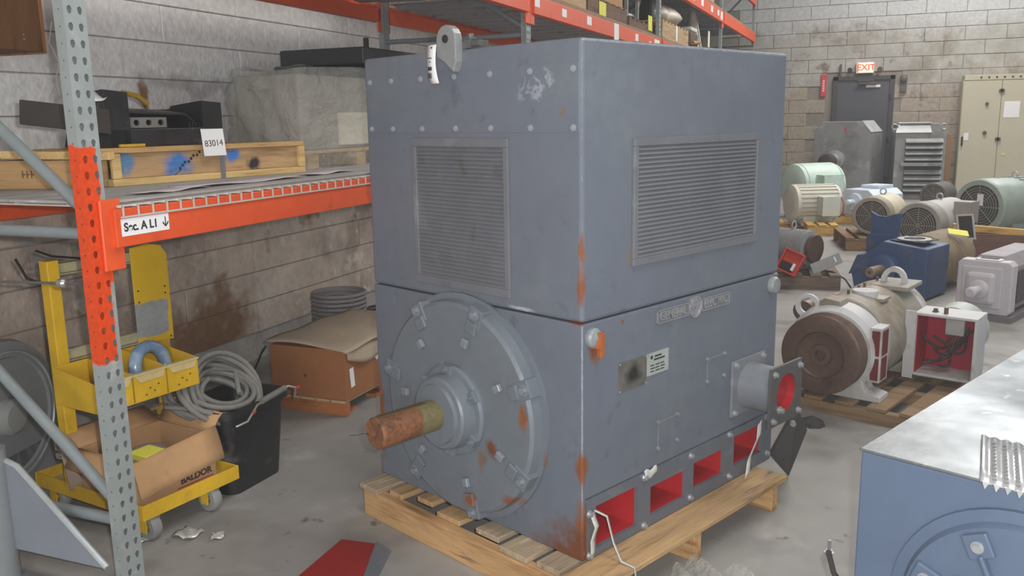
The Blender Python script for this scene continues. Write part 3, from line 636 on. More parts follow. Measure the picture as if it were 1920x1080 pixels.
obj('flange', box(B(), -.12, -.012, .3, .38, -.0635, .0), BKD, sp, 0)
b = B(); sheet(b, lambda u, v: (.08*u-.04+.01*math.sin(v*4), .08*v-.04, .02*math.sin(u*3+v*2)+.04*v), 5, 5); o = obj('paper_scrap', b, WP, None, 30, solid=.001); o.location = (-2.93, 2.70, 1.70); tag(o, 'crumpled white paper scrap tucked beside the black bracket', 'paper')
yl = obj('yellow_strap', tube(B(), [(-2.98, 2.75, 1.70), (-3.02, 2.95, 1.745), (-3.05, 3.05, 1.735), (-3.06, 3.12, 1.70)], .012, 6), MATS['yellow_paint_shelf'], None); tag(yl, 'yellow strap hanging behind the black steel bracket', 'strap')
# shrink-wrapped carton
FILM = bpy.data.materials.new('clear_film'); FILM.use_nodes = True
t_ = NT(FILM.node_tree); p_ = t_.n['Principled BSDF']; p_.inputs['Base Color'].default_value = S(196, 196, 188); p_.inputs['Roughness'].default_value = .12; p_.inputs['Alpha'].default_value = .34
bn = t_.noise(t_.new('ShaderNodeTexCoord').outputs['Object'], 9, 5, .6); bp = t_.new('ShaderNodeBump'); bp.inputs['Strength'].default_value = .9; bp.inputs['Distance'].default_value = .06; t_.put(bp.inputs['Height'], bn.outputs[0]); t_.put(p_.inputs['Normal'], bp.outputs[0])
wc = thing('wrapped_carton', 'grey carton wrapped in clear plastic film on a small pallet', 'carton', (0, 0, 1.3585), 0)
def rel(*a): return a
obj('carton', box(B(), -3.2, -2.79, 3.9, 4.95, .1, .5), pm('taupe_card', S(150, 144, 134), .8, 0, .08, 2, .1, 30), wc, 0, .01)
obj('cream_panel', box(B(), -2.79, -2.775, 4.25, 4.9, .12, .3), pm('cream_panel', S(214, 206, 186), .6, 0, .05), wc, 0)
for y in (3.92, 4.4, 4.8): obj('pallet_block', box(B(), -3.2, -2.77, y, y+.1, 0.0, .08), CW, wc, 0, .003)
obj('pallet_deck', box(B(), -3.22, -2.76, 3.88, 4.95, .081, .099), CW, wc, 0, .003)
b = B(); NU = 64
def film(u, v):
    per = [(-3.24, 5.0), (-3.23, 3.86), (-2.75, 3.85), (-2.74, 5.0)]
    t = u*3; k = min(int(t), 2); f = t-k; x = per[k][0]*(1-f)+per[k+1][0]*f; y = per[k][1]*(1-f)+per[k+1][1]*f
    w_ = .012*math.sin(v*14+u*31)+.008*math.sin(u*70+v*7)+.009*math.sin(v*44-u*26)
    z = .0+.535*v+(.02*math.sin(u*9) if v > .8 else 0)
    cx, cy = -2.99, 4.45; d = Vector((x-cx, (y-cy)*.4, 0)).normalized(); g = 1-.03*max(0, v-.85)/.15
    return Vector(((x-cx)*g+cx+d.x*w_, (y-cy)*g+cy+d.y*w_, z))
sheet(b, film, NU, 18); obj('plastic_film', b, FILM, wc, 60)
b = B(); sheet(b, lambda u, v: (-3.22+.46*u, 3.88+1.1*v, .525+.015*math.sin(u*8+v*11)+.012*math.sin(v*17)), 14, 20); obj('film_top', b, FILM, wc, 60)
# black equipment behind the motor
be = thing('control_cabinet', 'black flat-topped equipment case on the shelf behind the big motor', 'equipment case', (0, 0, 1.3585))
obj('case', box(B(), -3.48, -3.25, 4.62, 5.25, 0, .595), pm('slate_case', S(64, 72, 76), .5, 0, .06), be, 0, .01)
obj('lid', box(B(), -3.52, -2.9, 4.74, 5.92, .597, .70), pm('black_lid', S(44, 44, 46), .5, 0, .08), be, 0, .01)
obj('support', box(B(), -3.45, -3.0, 5.26, 5.9, 0, .596), BKD, be, 0)
obj('stub', cyl(B(), (-3.4, 5.6, .70), (-3.4, 5.6, .84), .02, n=10), BKD, be); obj('stud', cyl(B(), (-3.42, 5.72, .70), (-3.42, 5.72, .73), .014, n=10), STEEL, be)
# ------------------------------------------------------------------ upper shelf loads
DW = wood('dark_pallet_wood', S(112, 84, 64), S(72, 52, 42), 1); LW = wood('light_pallet_wood', S(186, 156, 116), S(150, 116, 76), 1)
CARD = pm('cardboard', S(176, 134, 94), .85, 0, .07, 4, .08, 40); YN = pm('yellow_note', S(226, 222, 84), .7, 0, .03)
def small_pallet(label, x0, x1, y0, y1, z, h, mt, group=None, note=None, mw=None):
    p = thing('pallet', label, 'pallet', (0, 0, z), 0, group)
    for x in (x0, (x0+x1)/2-.02, x1-.045): obj('stringer', box(B(), x, x+.045, y0, y1, .016, h-.02), mt, p, 0)
    n = max(3, int((y1-y0)/.17)); st_ = (y1-y0-.1)/(n-1)
    for i in range(n): obj('plank', box(B(), x0, x1, y0+i*st_, y0+i*st_+.1, h-.019, h), mt, p, 0)
    for i in (0, n//2, n-1): obj('bottom_plank', box(B(), x0, x1, y0+i*st_, y0+i*st_+.1, 0, .015), mt, p, 0)
    return p
Z2 = 2.488
small_pallet('light wood pallet on the second shelf level near the big motor eye', -3.3, -2.34, 6.35, 7.5, Z2+.022, .12, LW)
cx_ = thing('wooden_box', 'pale plywood box on the second rack level left of the yellow note', 'box', (0, 0, Z2+.143)); obj('body', box(B(), -3.2, -2.36, 6.4, 7.48, 0, .42), LW, cx_, 0, .004)
for y in (6.4, 6.92, 7.42): obj('batten', box(B(), -2.36, -2.34, y, y+.06, 0, .42), LW, cx_, 0, .002)
small_pallet('dark pallet with yellow note under a carton on second rack level', -3.3, -2.36, 7.62, 8.95, Z2+.022, .17, DW)
o = obj('paper_note', box(B(), -2.357, -2.354, 7.95, 8.17, 2.535, 2.655), YN, None, 0); tag(o, 'yellow paper note on the dark pallet of the second rack level', 'paper note')
ct = thing('carton', 'brown carton on dark pallet beside black wrapped machine, second rack level', 'carton', (0, 0, Z2+.193)); obj('body', box(B(), -3.1, -2.4, 8.3, 8.93, 0, .5), CARD, ct, 0, .006)
obj('tape', box(B(), -3.101, -2.399, 8.58, 8.64, .499, .501), pm('parcel_tape', S(150, 110, 70), .3), ct, 0)
ct = thing('carton', 'grey packet lying on dark pallet above the yellow note', 'carton', (0, 0, Z2+.193)); obj('body', box(B(), -3.1, -2.45, 7.66, 8.2, 0, .16), pm('grey_packet', S(140, 136, 140), .6), ct, 0, .02); obj('strap', box(B(), -2.449, -2.446, 7.9, 7.95, 0, .16), WP, ct, 0)
small_pallet('dark pallet under black wrapped machine on second rack level', -3.3, -2.36, 9.05, 10.1, Z2+.022, .12, DW)
bm_ = thing('wrapped_machine', 'machine wrapped in shiny black film on the second rack level', 'machine', (-2.84, 9.57, Z2+.143))
BF = pm('black_film', S(44, 44, 46), .22, 0, .15, 4, .8, 9)
b = B(); bmesh.ops.create_icosphere(b, subdivisions=4, radius=1)
for v in b.verts:
    k = 1+.08*math.sin(v.co.x*7+v.co.z*5)+.06*math.sin(v.co.y*11+1); c3 = Vector([math.copysign(abs(q)**.55, q) for q in v.co]); v.co = Vector((c3.x*.40*k, c3.y*.46*k, .21+c3.z*.21))
obj('film', b, BF, bm_, 60)
b = B(); tube(b, [(.3, -.45, .3), (.42, -.35, .38), (.45, -.1, .40), (.4, .1, .38)], .018, 7); obj('strap', b, WP, bm_)
for y in (-.5, -.05): obj('leg', box(B(), .42, .45, y, y+.05, 0.0, .2), pm('leg_grey', S(120, 120, 118), .5), bm_, 0)
o = obj('paper_note', box(B(), -2.357, -2.354, 9.86, 10.04, 2.56, 2.72), YN, None, 0); tag(o, 'small yellow note on pallet by rack post, second level', 'paper note')
small_pallet('brown pallet carrying plastic covered load on second rack level', -3.3, -2.36, 10.45+.15, 12.2, Z2+.022, .24, LW)
pc = thing('covered_load', 'tall load under a dusty clear plastic sheet on second rack level', 'covered load', (-2.8, 11.4, Z2+.263))
b = B(); bmesh.ops.create_icosphere(b, subdivisions=4, radius=1)
for v in b.verts:
    a = math.atan2(v.co.y, v.co.x); k = 1+.05*math.sin(a*9)+.04*math.sin(a*5+v.co.z*3); c3 = Vector([math.copysign(abs(q)**.6, q) for q in v.co]); s_ = 1.1-.35*max(0, c3.z+.2); v.co = Vector((c3.x*.4*k*s_, c3.y*.56*k*s_, .15+c3.z*.15))
obj('plastic_sheet', b, pm('dusty_plastic', S(196, 188, 174), .35, 0, .08, 3, .5, 8), pc, 60)
obj('machine', box(B(), -.36, .3, -.75, -.6, 0, .26), BKD, pc, 0, .03)
o = obj('tag_card', box(B(), -2.357, -2.354, 11.35, 11.45, 2.55, 2.74), WP, None, 0); tag(o, 'white tag hanging on the pallet under the plastic covered load', 'tag')
pr_ = thing('plastic_roll', 'upright roll of crumpled clear plastic on second rack level', 'plastic roll', (-2.55, 13.45, Z2+.022))
b = B(); sheet(b, lambda u, v: ((.15-.1*v)*math.cos(u*2*PI)*(1+.15*math.sin(u*30)), (.15-.1*v)*math.sin(u*2*PI)*(1+.15*math.cos(u*25)), 1.15*v*.55), 36, 8); obj('film', b, MATS['dusty_plastic'], pr_, 60)
o = obj('paper_bag', box(B(), -2.62, -2.42, 12.75, 13.2, 2.80, 2.86), pm('pale_bag', S(206, 204, 198), .6, 0, .06), None, 0, .02)
tag(o, 'pale flat packet on top of brown machine parts, second level', 'packet')
mp = thing('machine_part', 'brown machine part lying on the second rack level by the plastic roll', 'machine part', (-2.75, 13.0, Z2+.022)); obj('block', box(B(), -.4, .33, -.3, .25, 0, .288), pm('dark_part', S(92, 76, 62), .7, .1, .2), mp, 0, .03); obj('rod', cyl(B(), (.35, -.3, .12), (.35, .2, .16), .03), pm('brass_rod', S(168, 124, 72), .5, .4), mp)
o = obj('tag_card', box(B(), -2.4, -2.395, 13.95, 14.1, 2.66, 2.9), pm('ivory_card', S(228, 222, 204), .6), None, 0, .004); tag(o, 'ivory card standing on the rack level next to far post', 'card')
o = obj('yellow_bottle', lathe(B(), [(0, .035), (.1, .035), (.13, .015), (.15, .015)], (-2.42, 14.2, Z2+.022), (0, 0, 1), 14), YN, None); tag(o, 'small yellow bottle standing on the second rack level near ivory card', 'bottle')
small_pallet('wooden pallet stored on the third rack level', -3.3, -2.36, 11.0, 12.3, 3.275, .14, LW)
small_pallet('wooden pallet on third rack level by the far post', -3.3, -2.36, 12.8, 14.2, 3.275, .14, LW)
for i, (y0, y1, h, nm) in enumerate(((11.1, 12.2, .3, 'brown carton on the third rack level pallet at left'), (12.9, 14.1, .32, 'brown carton on the third rack level by far post'))):
    ct = thing('carton', nm, 'carton', (0, 0, 3.417)); obj('body', box(B(), -3.2, -2.42, y0, y1, 0, h), CARD, ct, 0, .006); obj('tape', box(B(), -3.201, -2.419, (y0+y1)/2-.03, (y0+y1)/2+.03, .2, h+.001), MATS['parcel_tape'], ct, 0)
# wooden box on the left wall
wbx = thing('wall_box', 'brown wooden box fixed to the wall at upper left', 'wooden box', (-3.845, 2.765, 1.942))
WBM = wood('wall_box_wood', S(120, 80, 44), S(84, 52, 30), 2); WBL = wood('wall_box_front', S(168, 112, 66), S(128, 80, 44), 2)
obj('body', box(B(), 0, .30, -.45, .235, 0, .6), WBM, wbx, 0, .004)
obj('front_panel', box(B(), .301, .315, -.45, .235, 0, .6), WBM, wbx, 0, .003)
obj('edge_board', box(B(), .0, .316, .236, .255, -.005, .6), WBL, wbx, 0, .003)
for z in (.05, .07): obj('nail', cyl(B(), (.316, .14, z), (.318, .14, z), .004, n=8), STEEL, wbx)
# ------------------------------------------------------------------ yellow service cart under the shelf
YEL = pm('yellow_cart_paint', S(214, 172, 30), .55, 0, .08, 5, .08, 40, (('noise', S(186, 146, 40), 8, .58, .72), ('noise', S(168, 160, 140), 5, .68, .76)))
DUSTY = pm('dusty_yellow', S(176, 166, 130), .8, 0, .1, 6, .05, 40, (('noise', S(190, 160, 50), 5, .56, .66), ('noise', S(150, 146, 142), 7, .55, .7)))
ct = thing('service_cart', 'yellow steel service cart with bin rails standing under the orange shelf', 'cart', (-2.5, 2.33, 0), -math.radians(8.7))
TZ0, TZ1, TW, TD = .108, .168, .475, -.71
obj('tray_floor', box(B(), TD+.01, -.01, .01, TW-.01, .115, .122), DUSTY, ct, 0)
obj('tray_rail', box(B(), -.01, 0, 0, TW, TZ0, TZ1), YEL, ct, 0, .002); obj('tray_rail', box(B(), TD, TD+.01, 0, TW, TZ0, TZ1), YEL, ct, 0, .002)
obj('tray_rail', box(B(), TD+.011, -.011, 0, .01, TZ0, TZ1), YEL, ct, 0, .002); obj('tray_rail', box(B(), TD+.011, -.011, TW-.01, TW, TZ0, TZ1), YEL, ct, 0, .002)
XP = -.5
for y in (.02, .5): obj('post', box(B(), XP-.028, XP+.028, y, y+.05, .122, 1.085), YEL, ct, 0, .004)
def rail(z, h, y0=.07, y1=.5):
    b = B(); box(b, XP+.0, XP+.006, y0, y1, z-h, z); box(b, XP+.006, XP+.034, y0, y1, z-.004, z); box(b, XP+.006, XP+.034, y0, y1, z-h, z-h+.004)
    obj('bin_rail', b, DUSTY, ct, 0)
rail(1.07, .045); rail(.72, .05); rail(.51, .035); rail(.365, .05, -.02, .52); rail(.30, .02, -.02, .52)
b = B(); x = XP+.03; prism(b, [(x, .385, .665), (x, .565, .655), (x, .565, 1.045), (x, .535, 1.085), (x, .47, 1.1), (x, .385, 1.09)], (.005, 0, 0))
pn = obj('back_panel', b, pm('panel_yellow', S(214, 174, 30), .5, 0, .05, 5, 0, 50, (('box', S(150, 152, 152), (-1, .3, .69), (1, .55, .85), .015, 9, .006),)), ct, 0, .001)
for y, z in ((.405, .9), (.54, .9), (.405, .85), (.54, .87), (.55, .67)): obj('screw', cyl(B(), (x+.004, y, z), (x+.007, y, z), .004, n=8), BKD, pn)
b = B(); tube(b, [(XP-.03, .03, .99), (XP-.05, -.02, 1.02), (XP-.06, -.05, 1.1)], .006, 6); obj('hook', b, BKD, ct)
b = B(); tube(b, [(XP, .2, 1.07), (XP, .06, 1.10), (XP, .0, 1.13)], .005, 6); obj('hook', b, BKD, ct)
for x, y in ((-.05, .355), (-.05, .06), (-.64, .06), (-.64, .4)):
    wh = obj('caster_wheel', lathe(B(), [(0, .03), (.002, .05), (.012, .056), (.034, .056), (.044, .05), (.046, .03), (.04, .015), (.006, .015), (0, .03)], (x, y-.023, .056), (0, 1, 0), 28, cap=False), pm('caster_grey', S(140, 140, 138), .6, 0, .08), ct)
    b = B(); box(b, x-.02, x+.02, y-.033, y-.027, .04, .107); box(b, x-.02, x+.02, y+.027, y+.033, .04, .107); box(b, x-.02, x+.02, y-.033, y+.033, .1, .107); cyl(b, (x, y-.035, .056), (x, y+.035, .056), .008, n=8); obj('caster_fork', b, YEL, wh, 0)
# bins on the cart
def bin_(label, y0, y1):
    o = thing('storage_bin', label, 'storage bin', (-2.5, 2.33, .511), -math.radians(8.7)); x0, x1, h = XP+.036, -.185, .125; q = .004; b = B()
    box(b, x0, x1, y0, y1, 0, q)
    for ya in (y0, y1-q): prism(b, [(x0, ya, q), (x1, ya, q), (x1, ya, h-.01), (x1-.05, ya, h), (x0, ya, h+.03)], (0, q, 0))
    box(b, x0, x0+q, y0+q, y1-q, q, h+.03); obj('shell', b, YEL, o, 0, .001)
    obj('front', box(B(), x1-q, x1, y0, y1, q, h-.012), YEL, o, 0, .001)
    b = B(); prism(b, [(x1, y0+.004, h-.012), (x1, y1-.004, h-.012), (x1+.0, y1-.02, h-.045), (x1+.0, y0+.03, h-.045)], (.004, 0, 0)); box(b, x1-.012, x1+.008, y0, y1, h-.014, h-.006); obj('front_lip', b, pm('worn_lip', S(206, 186, 130), .7, 0, .1, 9), o, 0, .001)
    b = B()
    for k in range(4): box(b, x1+.0002, x1+.0008, y0+.05+.02*k, y0+.058+.02*k, .02+.008*((k*3) % 5), .026+.008*((k*3) % 5))
    obj('scuffs', b, pm('scuff_dark', S(96, 70, 40), .8), o, 0)['kind'] = 'stuff'
    return o
bin_('yellow storage bin on the cart half hidden by the rack post', -.012, .142); bin_('middle yellow storage bin on the cart, right beside the rack post', .145, .3); bin_('right yellow storage bin on the cart holding a blue shiny coil', .302, .46)
BLUE = pm('blue_plastic_wrap', S(120, 148, 180), .18, 0, .12, 9, .5, 26, (('noise', S(170, 184, 200), 7, .52, .7),))
def coil(label, c, r, rr, a0, a1, tilt):
    b = B(); pts = [(c[0]+tilt*math.sin(a)*.3*r, c[1]-r*math.cos(a), c[2]+r*math.sin(a)) for a in [a0+(a1-a0)*i/22 for i in range(23)]]
    tube(b, pts, rr, 14); o = obj('wrapped_coil', b, BLUE, None, 60); tag(o, label, 'wrapped coil'); return o
coil('shiny blue wrapped coil standing in the right yellow bin', (-2.78, 2.715, .60), .082, .027, -.5, 3.6, -.6)
coil('small blue wrapped coil end in the middle yellow bin', (-2.74, 2.545, .565), .04, .014, -.6, 3.7, .2)
# printed carton on the cart
CB = pm('tan_carton', S(186, 146, 104), .85, 0, .06, 5, .06, 40, (('noise', S(168, 126, 86), 4, .58, .74),))
cb = thing('open_carton', 'open tan cardboard box printed BALDOR on the yellow cart', 'cardboard box', (-2.5, 2.33, .1225), -math.radians(8.7))
x0, x1, y0, y1, h = -.40, -.055, .02, .40, .205; q = .005
b = B(); box(b, x0, x1, y0, y1, 0, q); obj('bottom', b, CB, cb, 0)
obj('front_wall', box(B(), x1-q, x1, y0, y1, q, h), CB, cb, 0); obj('back_wall', box(B(), x0, x0+q, y0, y1, q, h), CB, cb, 0)
obj('side_wall', box(B(), x0+q, x1-q, y0, y0+q, q, h), CB, cb, 0); obj('side_wall', box(B(), x0+q, x1-q, y1-q, y1, q, h), CB, cb, 0)
def flap(p0, p1, out, dz): 
    b = B(); p0, p1, out = Vector(p0), Vector(p1), Vector(out)
    sheet(b, lambda u, v: p0*(1-u)+p1*u+out*v+Vector((0, 0, 1))*(dz*v+.012*math.sin(v*PI)), 4, 5); obj('flap', b, CB, cb, 40, solid=.004)
flap((x1, y0-.01, h), (x1, y1+.015, h+.03), (.055, -.01, 0), -.13); flap((x0, y0, h), (x0, y1, h), (-.11, .0, 0), .05); flap((x0, y0, h), (x1, y0, h), (0, -.07, 0), -.06); flap((x0, y1, h), (x1, y1, h), (0, .06, 0), .07)
RI = pm('red_ink', S(176, 44, 40), .8)
text('lettering', 'BALDOR', .038, pm('brown_black_ink', S(58, 42, 38), .8), cb, (x1+.0012, .30, .055), (0, 1, 0), (0, 0, 1), .0004, bold=.0012, sx=1.05)
b = B(); box(b, x1, x1+.0008, .205, .385, .026, .031); box(b, x1, x1+.0008, .25, .36, .018, .021); obj('underline', b, RI, cb, 0)
b = B(); box(b, -.2, -.09, .1, .2, .13, .16); o = obj('yellow_packet', b, YN, None, 0, .004); o.location = (-2.5, 2.33, .16-.0); o.rotation_euler = (.0, .0, -.15); tag(o, 'yellow packet lying inside the BALDOR box', 'packet')
o = obj('parts_bag', lathe(B(), [(0, .02), (.01, .09), (.08, .11), (.15, .07), (.17, 0)], (-2.72, 2.6, .1285), (0, 0, 1), 18), pm('grey_bag', S(150, 140, 128), .5, 0, .12, 6, .5, 20), None); tag(o, 'crumpled grey bag of parts inside the BALDOR box', 'bag')
# flattened cardboard sheets behind the carton on the cart
o = obj('cardboard_sheet', sheet(B(), lambda u, v: (-.46+.03*math.sin(u*3)-.05*v, -.03+.46*u, .15+.20*v), 8, 6), pm('dusty_card', S(166, 146, 132), .9, 0, .08), None, 40, solid=.006); o.location = (-2.47, 2.34, 0); o.rotation_euler = (0, 0, -math.radians(8.7)); tag(o, 'dusty cardboard sheet standing behind the BALDOR box', 'cardboard')
# black bucket with hose
bu = thing('bucket', 'black rectangular plastic bucket with wire handle holding hoses', 'bucket', (-2.61, 3.0, 0), -math.radians(2))
PLB = pm('black_plastic', S(30, 30, 31), .5, 0, .12, 6, .08, 50, (('noise', S(96, 96, 94), 5, .62, .76), ('noise', S(150, 148, 140), 30, .73, .78)))
b = B()
def rr(hx, hy, z, r=.05, n=5):
    L = []
    for sx, sy, a in ((1, 1, 0), (-1, 1, PI/2), (-1, -1, PI), (1, -1, 3*PI/2)):
        for i in range(n+1):
            t = a+PI/2*i/n; L.append((sx*(hx-r)+r*math.cos(t), sy*(hy-r)+r*math.sin(t), z))
    return L
loops = [rr(.125, .165, 0), rr(.15, .195, .36), rr(.168, .213, .362), rr(.168, .213, .395), rr(.158, .203, .395), rr(.14, .185, .36), rr(.115, .155, .012)]
V = [[b.verts.new(p) for p in L] for L in loops]
for A, C in zip(V, V[1:]):
    for i in range(len(A)): b.faces.new((A[i], A[(i+1) % len(A)], C[(i+1) % len(A)], C[i]))
b.faces.new(V[0][::-1]); b.faces.new(V[-1]); obj('body', b, PLB, bu, 40)
hm = pm('handle_wire', S(150, 148, 142), .4, .5); b = B(); tube(b, [(.17, -.17, .33), (.2, -.13, .345), (.205, -.07, .40), (.205, .14, .425), (.2, .2, .40), (.18, .215, .35)], .0055, 8); obj('handle', b, hm, bu)
b = B(); cyl(b, (.205, -.04, .408), (.205, .12, .423), .014, n=14); obj('handle_grip', b, pm('grip_grey', S(110, 108, 104), .7, 0, .1, 20, .3, 60), bu)
for y, z in ((-.10, .372), (.205, .395)): obj('red_clip', cyl(B(), (.204, y, z), (.204, y+.015, z+.006), .008, n=8), RI, bu)
HO = pm('grey_hose', S(124, 122, 118), .7, 0, .1, 8, .1, 60)
b = B(); pts = []; n = 520
for i in range(n):
    t = i/n; a = t*2*PI*15.0; R = .13+.11*abs(math.sin(t*6.0+.4)); ph = .75+.35*math.sin(t*13)
    cx, cy, cz = .0+.05*math.sin(t*7), .0+.05*math.cos(t*11), .38+.02*math.sin(t*5)
    lx, ly = R*math.cos(a), R*math.sin(a)*1.05
    pts.append((cx-lx*math.cos(ph)*.75-.03, cy+ly*.85, cz+lx*math.sin(ph)*.75+.015))
ho = obj('hose_coil', tube(b, pts, .0125, 8), HO, None, 60); ho.location = (-2.64, 2.99, .02); tag(ho, 'tangled grey hose coiled in the black bucket', 'hose')
b = B(); tube(b, [(-2.62, 2.76, .41), (-2.72, 2.72, .42), (-2.8, 2.8, .42), (-2.82, 2.95, .44), (-2.75, 3.05, .5), (-2.62, 3.05, .5), (-2.55, 2.98, .42)], .011, 8); o = obj('hose_end', b, HO, None, 60); tag(o, 'loose grey hose end looping out of the bucket', 'hose')
# carton on low pallet beyond the bucket
BC = pm('brown_box', S(152, 98, 56), .85, 0, .06, 3, .06, 40); TC = pm('tan_lid', S(176, 158, 136), .85, 0, .07, 4, .1, 30)
fp_ = thing('pallet', 'low wooden pallet under the brown carton by the wall', 'pallet', (-2.595, 3.9, 0), 0)
PO = wood('orange_wood', S(168, 104, 56), S(130, 76, 40), 0)
for y in (0, .45, .9): obj('stringer', box(B(), -.5, 0, y, y+.03, .0, .075), PO, fp_, 0, .002)
for i in range(5): obj('plank', box(B(), -.5+.1*i, -.41+.1*i, -.01, .93, .076, .09), LW, fp_, 0, .002)
for i in range(3): obj('bottom_block', box(B(), -.1+.0, -.03, .05+.3*i, .14+.3*i, 0, .02), PO, fp_, 0)
bc = thing('carton', 'brown carton with torn tan lid on a low pallet by the wall', 'carton', (-2.595, 3.9, .0905), 0)
obj('body', box(B(), -.5, .0, 0, .85, 0, .285), BC, bc, 0, .004)
b = B(); sheet(b, lambda u, v: (-.52+.545*u, -.02+.9*v, .302+.008*math.sin(u*5+v*3)+.006*math.sin(v*13+u*4)-(.012*max(0, u-.92)*10)), 16, 16); obj('lid', b, TC, bc, 40, solid=.008)
b = B(); sheet(b, lambda u, v: (.004+.02*v*math.sin(u*3), .02+.4*u, .28-.05*v-.05*math.sin(u*PI)*v), 8, 4); obj('torn_flap', b, TC, bc, 40, solid=.004)
for i, (y, z, a) in enumerate(((.06, .12, .1), (.3, .2, .9))):
    s_ = obj('label', box(B(), .0015, .0025, -.02, .02, -.055, .055), WP, bc, 0); s_.location = (0, y, z); s_.rotation_euler = (a, 0, 0)
b = B(); box(b, -.27, -.262, -.003, -.0012, .115, .13); box(b, -.28, -.262, -.003, -.0012, .127, .13); obj('print_mark', b, INK, bc, 0)
b = B(); tube(b, [(-3.12, 3.9, .36), (-3.2, 3.96, .30), (-3.28, 4.0, .2), (-3.36, 4.0, .08), (-3.4, 4.0, .006), (-3.38, 3.8, .006)], .006, 6); o = obj('cable', b, pm('black_cable', S(32, 32, 33), .6), None); tag(o, 'thin black cable hanging by the brown carton corner', 'cable')
# stacks of rings
RG = pm('dark_ring', S(132, 128, 128), .7, .1, .1, 6, .1, 40)
def rings(name, cx, cy, r, n, dz, w_, mt, group, labels):
    me = mesh_of(name, lathe(B(), [(0, r-w_), (0, r), (dz*.3, r+.006), (dz*.75, r), (dz*.75, r-w_), (0, r-w_)], (0, 0, 0), (0, 0, 1), 36, cap=False), mt, 40)
    for i in range(n):
        o = bpy.data.objects.new(name, me); COL.objects.link(o); o.location = (cx+random.uniform(-.004, .004), cy+random.uniform(-.004, .004), i*dz); tag(o, labels, 'ring', group)
rings('duct_ring', -3.335, 4.98, .186, 16, .0295, .02, RG, 'tall stack of grey rings behind the brown carton', 'grey ring in the tall wide stack behind the brown carton')
rings('duct_ring', -3.12, 5.18, .105, 14, .0235, .015, pm('darker_ring', S(78, 76, 76), .6, .1, .1), 'narrow stack of dark rings', 'dark ring in the narrow stack right of the tall ring stack')
rings('duct_ring', -2.86, 4.98, .12, 10, .026, .016, MATS['darker_ring'], 'low stack of dark rings beside the motor', 'dark ring in the low stack next to the big motor')
# grey fan housing at the left edge
FG = pm('fan_grey', S(132, 136, 138), .45, .1, .06, 4, .05, 50, (('noise', S(132, 136, 138), 6, .56, .72),))
fh = thing('fan_housing', 'round grey fan housing behind the rack brace at left edge', 'fan housing', (-3.40, 2.50, 0), math.radians(14))
obj('drum', lathe(B(), [(-.22, .2), (-.22, .335), (-.03, .34), (0, .33), (.008, .275), (.008, .265), (.0, .255), (.0, .07)], (0, 0, .37), (1, 0, 0), 56), FG, fh, 30)
obj('hub', lathe(B(), [(0, .085), (.03, .08), (.045, .06), (.05, 0)], (0, 0, .37), (1, 0, 0), 36), pm('hub_grey', S(150, 152, 150), .4, .1, .05), fh, 30)
b = B(); tube(b, [(.012, .285*math.cos(a), .37+.285*math.sin(a)) for a in [2*PI*i/48 for i in range(48)]], .006, 6, True); obj('rim_bead', b, pm('bead_grey', S(160, 162, 160), .35, .2), fh)
b = B(); prism(b, [(-.2, -.28, 0), (-.2, .28, 0), (-.2, .22, .2), (-.2, -.22, .2)], (.2, 0, 0)); obj('stand', b, FG, fh, 0, .005)
# grey gusseted stand in the near left corner
gs = thing('gusset_stand', 'grey steel stand with triangular gusset plate in the near left corner', 'steel stand', (0, 1.985, 0))
GP = pm('gusset_grey', S(142, 148, 158), .42, .1, .04, 5)
b = B(); prism(b, [(-3.0, 0, .12), (-2.335, 0, .125), (-2.345, 0, .137), (-2.70, 0, .435), (-2.745, 0, .447), (-3.0, 0, .452)], (0, .014, 0)); obj('gusset_plate', b, GP, gs, 0, .002)
b = B(); tube(b, [(-2.325, .007, .128), (-2.70, .007, .44), (-2.745, .007, .452), (-3.0, .007, .457)], .011, 8); obj('edge_bead', b, pm('bead_light', S(176, 182, 184), .35, .2), gs)
obj('column', lathe(B(), [(.0085, .055), (.5, .055)], (-2.80, -.02, 0), (0, 0, 1), 28), FG, gs); obj('base_plate', box(B(), -3.05, -2.46, -.09, .05, 0, .008), FG, gs, 0); obj('foot_block', box(B(), -2.95, -2.85, -.005, .013, .009, .119), FG, gs, 0)
# wire hooked to the rack post
b = B(); tube(b, [(-3.2, 2.06, 1.062), (-2.75, 2.06, 1.082), (-2.36, 2.04, 1.10)], .005, 6); o = obj('tie_rod', b, pm('rod_grey', S(112, 106, 104), .45, .4), rack)
o = obj('rod_nut', lathe(B(), [(0, .008), (.008, .016), (.03, .016), (.038, .008)], (-2.46, 2.045, 1.096), (1, -.05, .05), 8), pm('nut_steel', S(170, 166, 160), .35, .6), rack)
b = B(); tube(b, [(-2.34, 2.03, 1.92), (-2.36, 2.03, 1.86), (-2.33, 2.03, 1.8), (-2.35, 2.03, 1.74), (-2.34, 2.03, 1.7), (-2.37, 2.03, 1.68)], .0016, 5); tube(b, [(-2.35, 2.03, 1.74), (-2.38, 2.03, 1.70), (-2.385, 2.03, 1.68)], .0016, 5); obj('old_string', b, pm('string_grey', S(120, 114, 106), .8), rack)
# floor litter
lit = pm('foil_scrap', S(210, 210, 208), .3, .3, .08)
for i, (x, y, s_, nm) in enumerate(((-2.42, 2.47, .05, 'crumpled foil scrap on floor near the rack post'), (-2.56, 2.36, .025, 'small white scrap on floor behind the rack post'), (-2.3, 2.5, .03, 'pale chip of paper on floor right of the rack post'))):
    b = B(); sheet(b, lambda u, v: ((u-.5)*s_*2, (v-.5)*s_*1.6, .004+s_*.3*abs(math.sin(u*5+v*4+i))), 5, 5); o = obj('floor_scrap', b, lit, None, 20, solid=.001); o.location = (x, y, .001); o.rotation_euler = (0, 0, i*1.1); tag(o, nm, 'scrap')
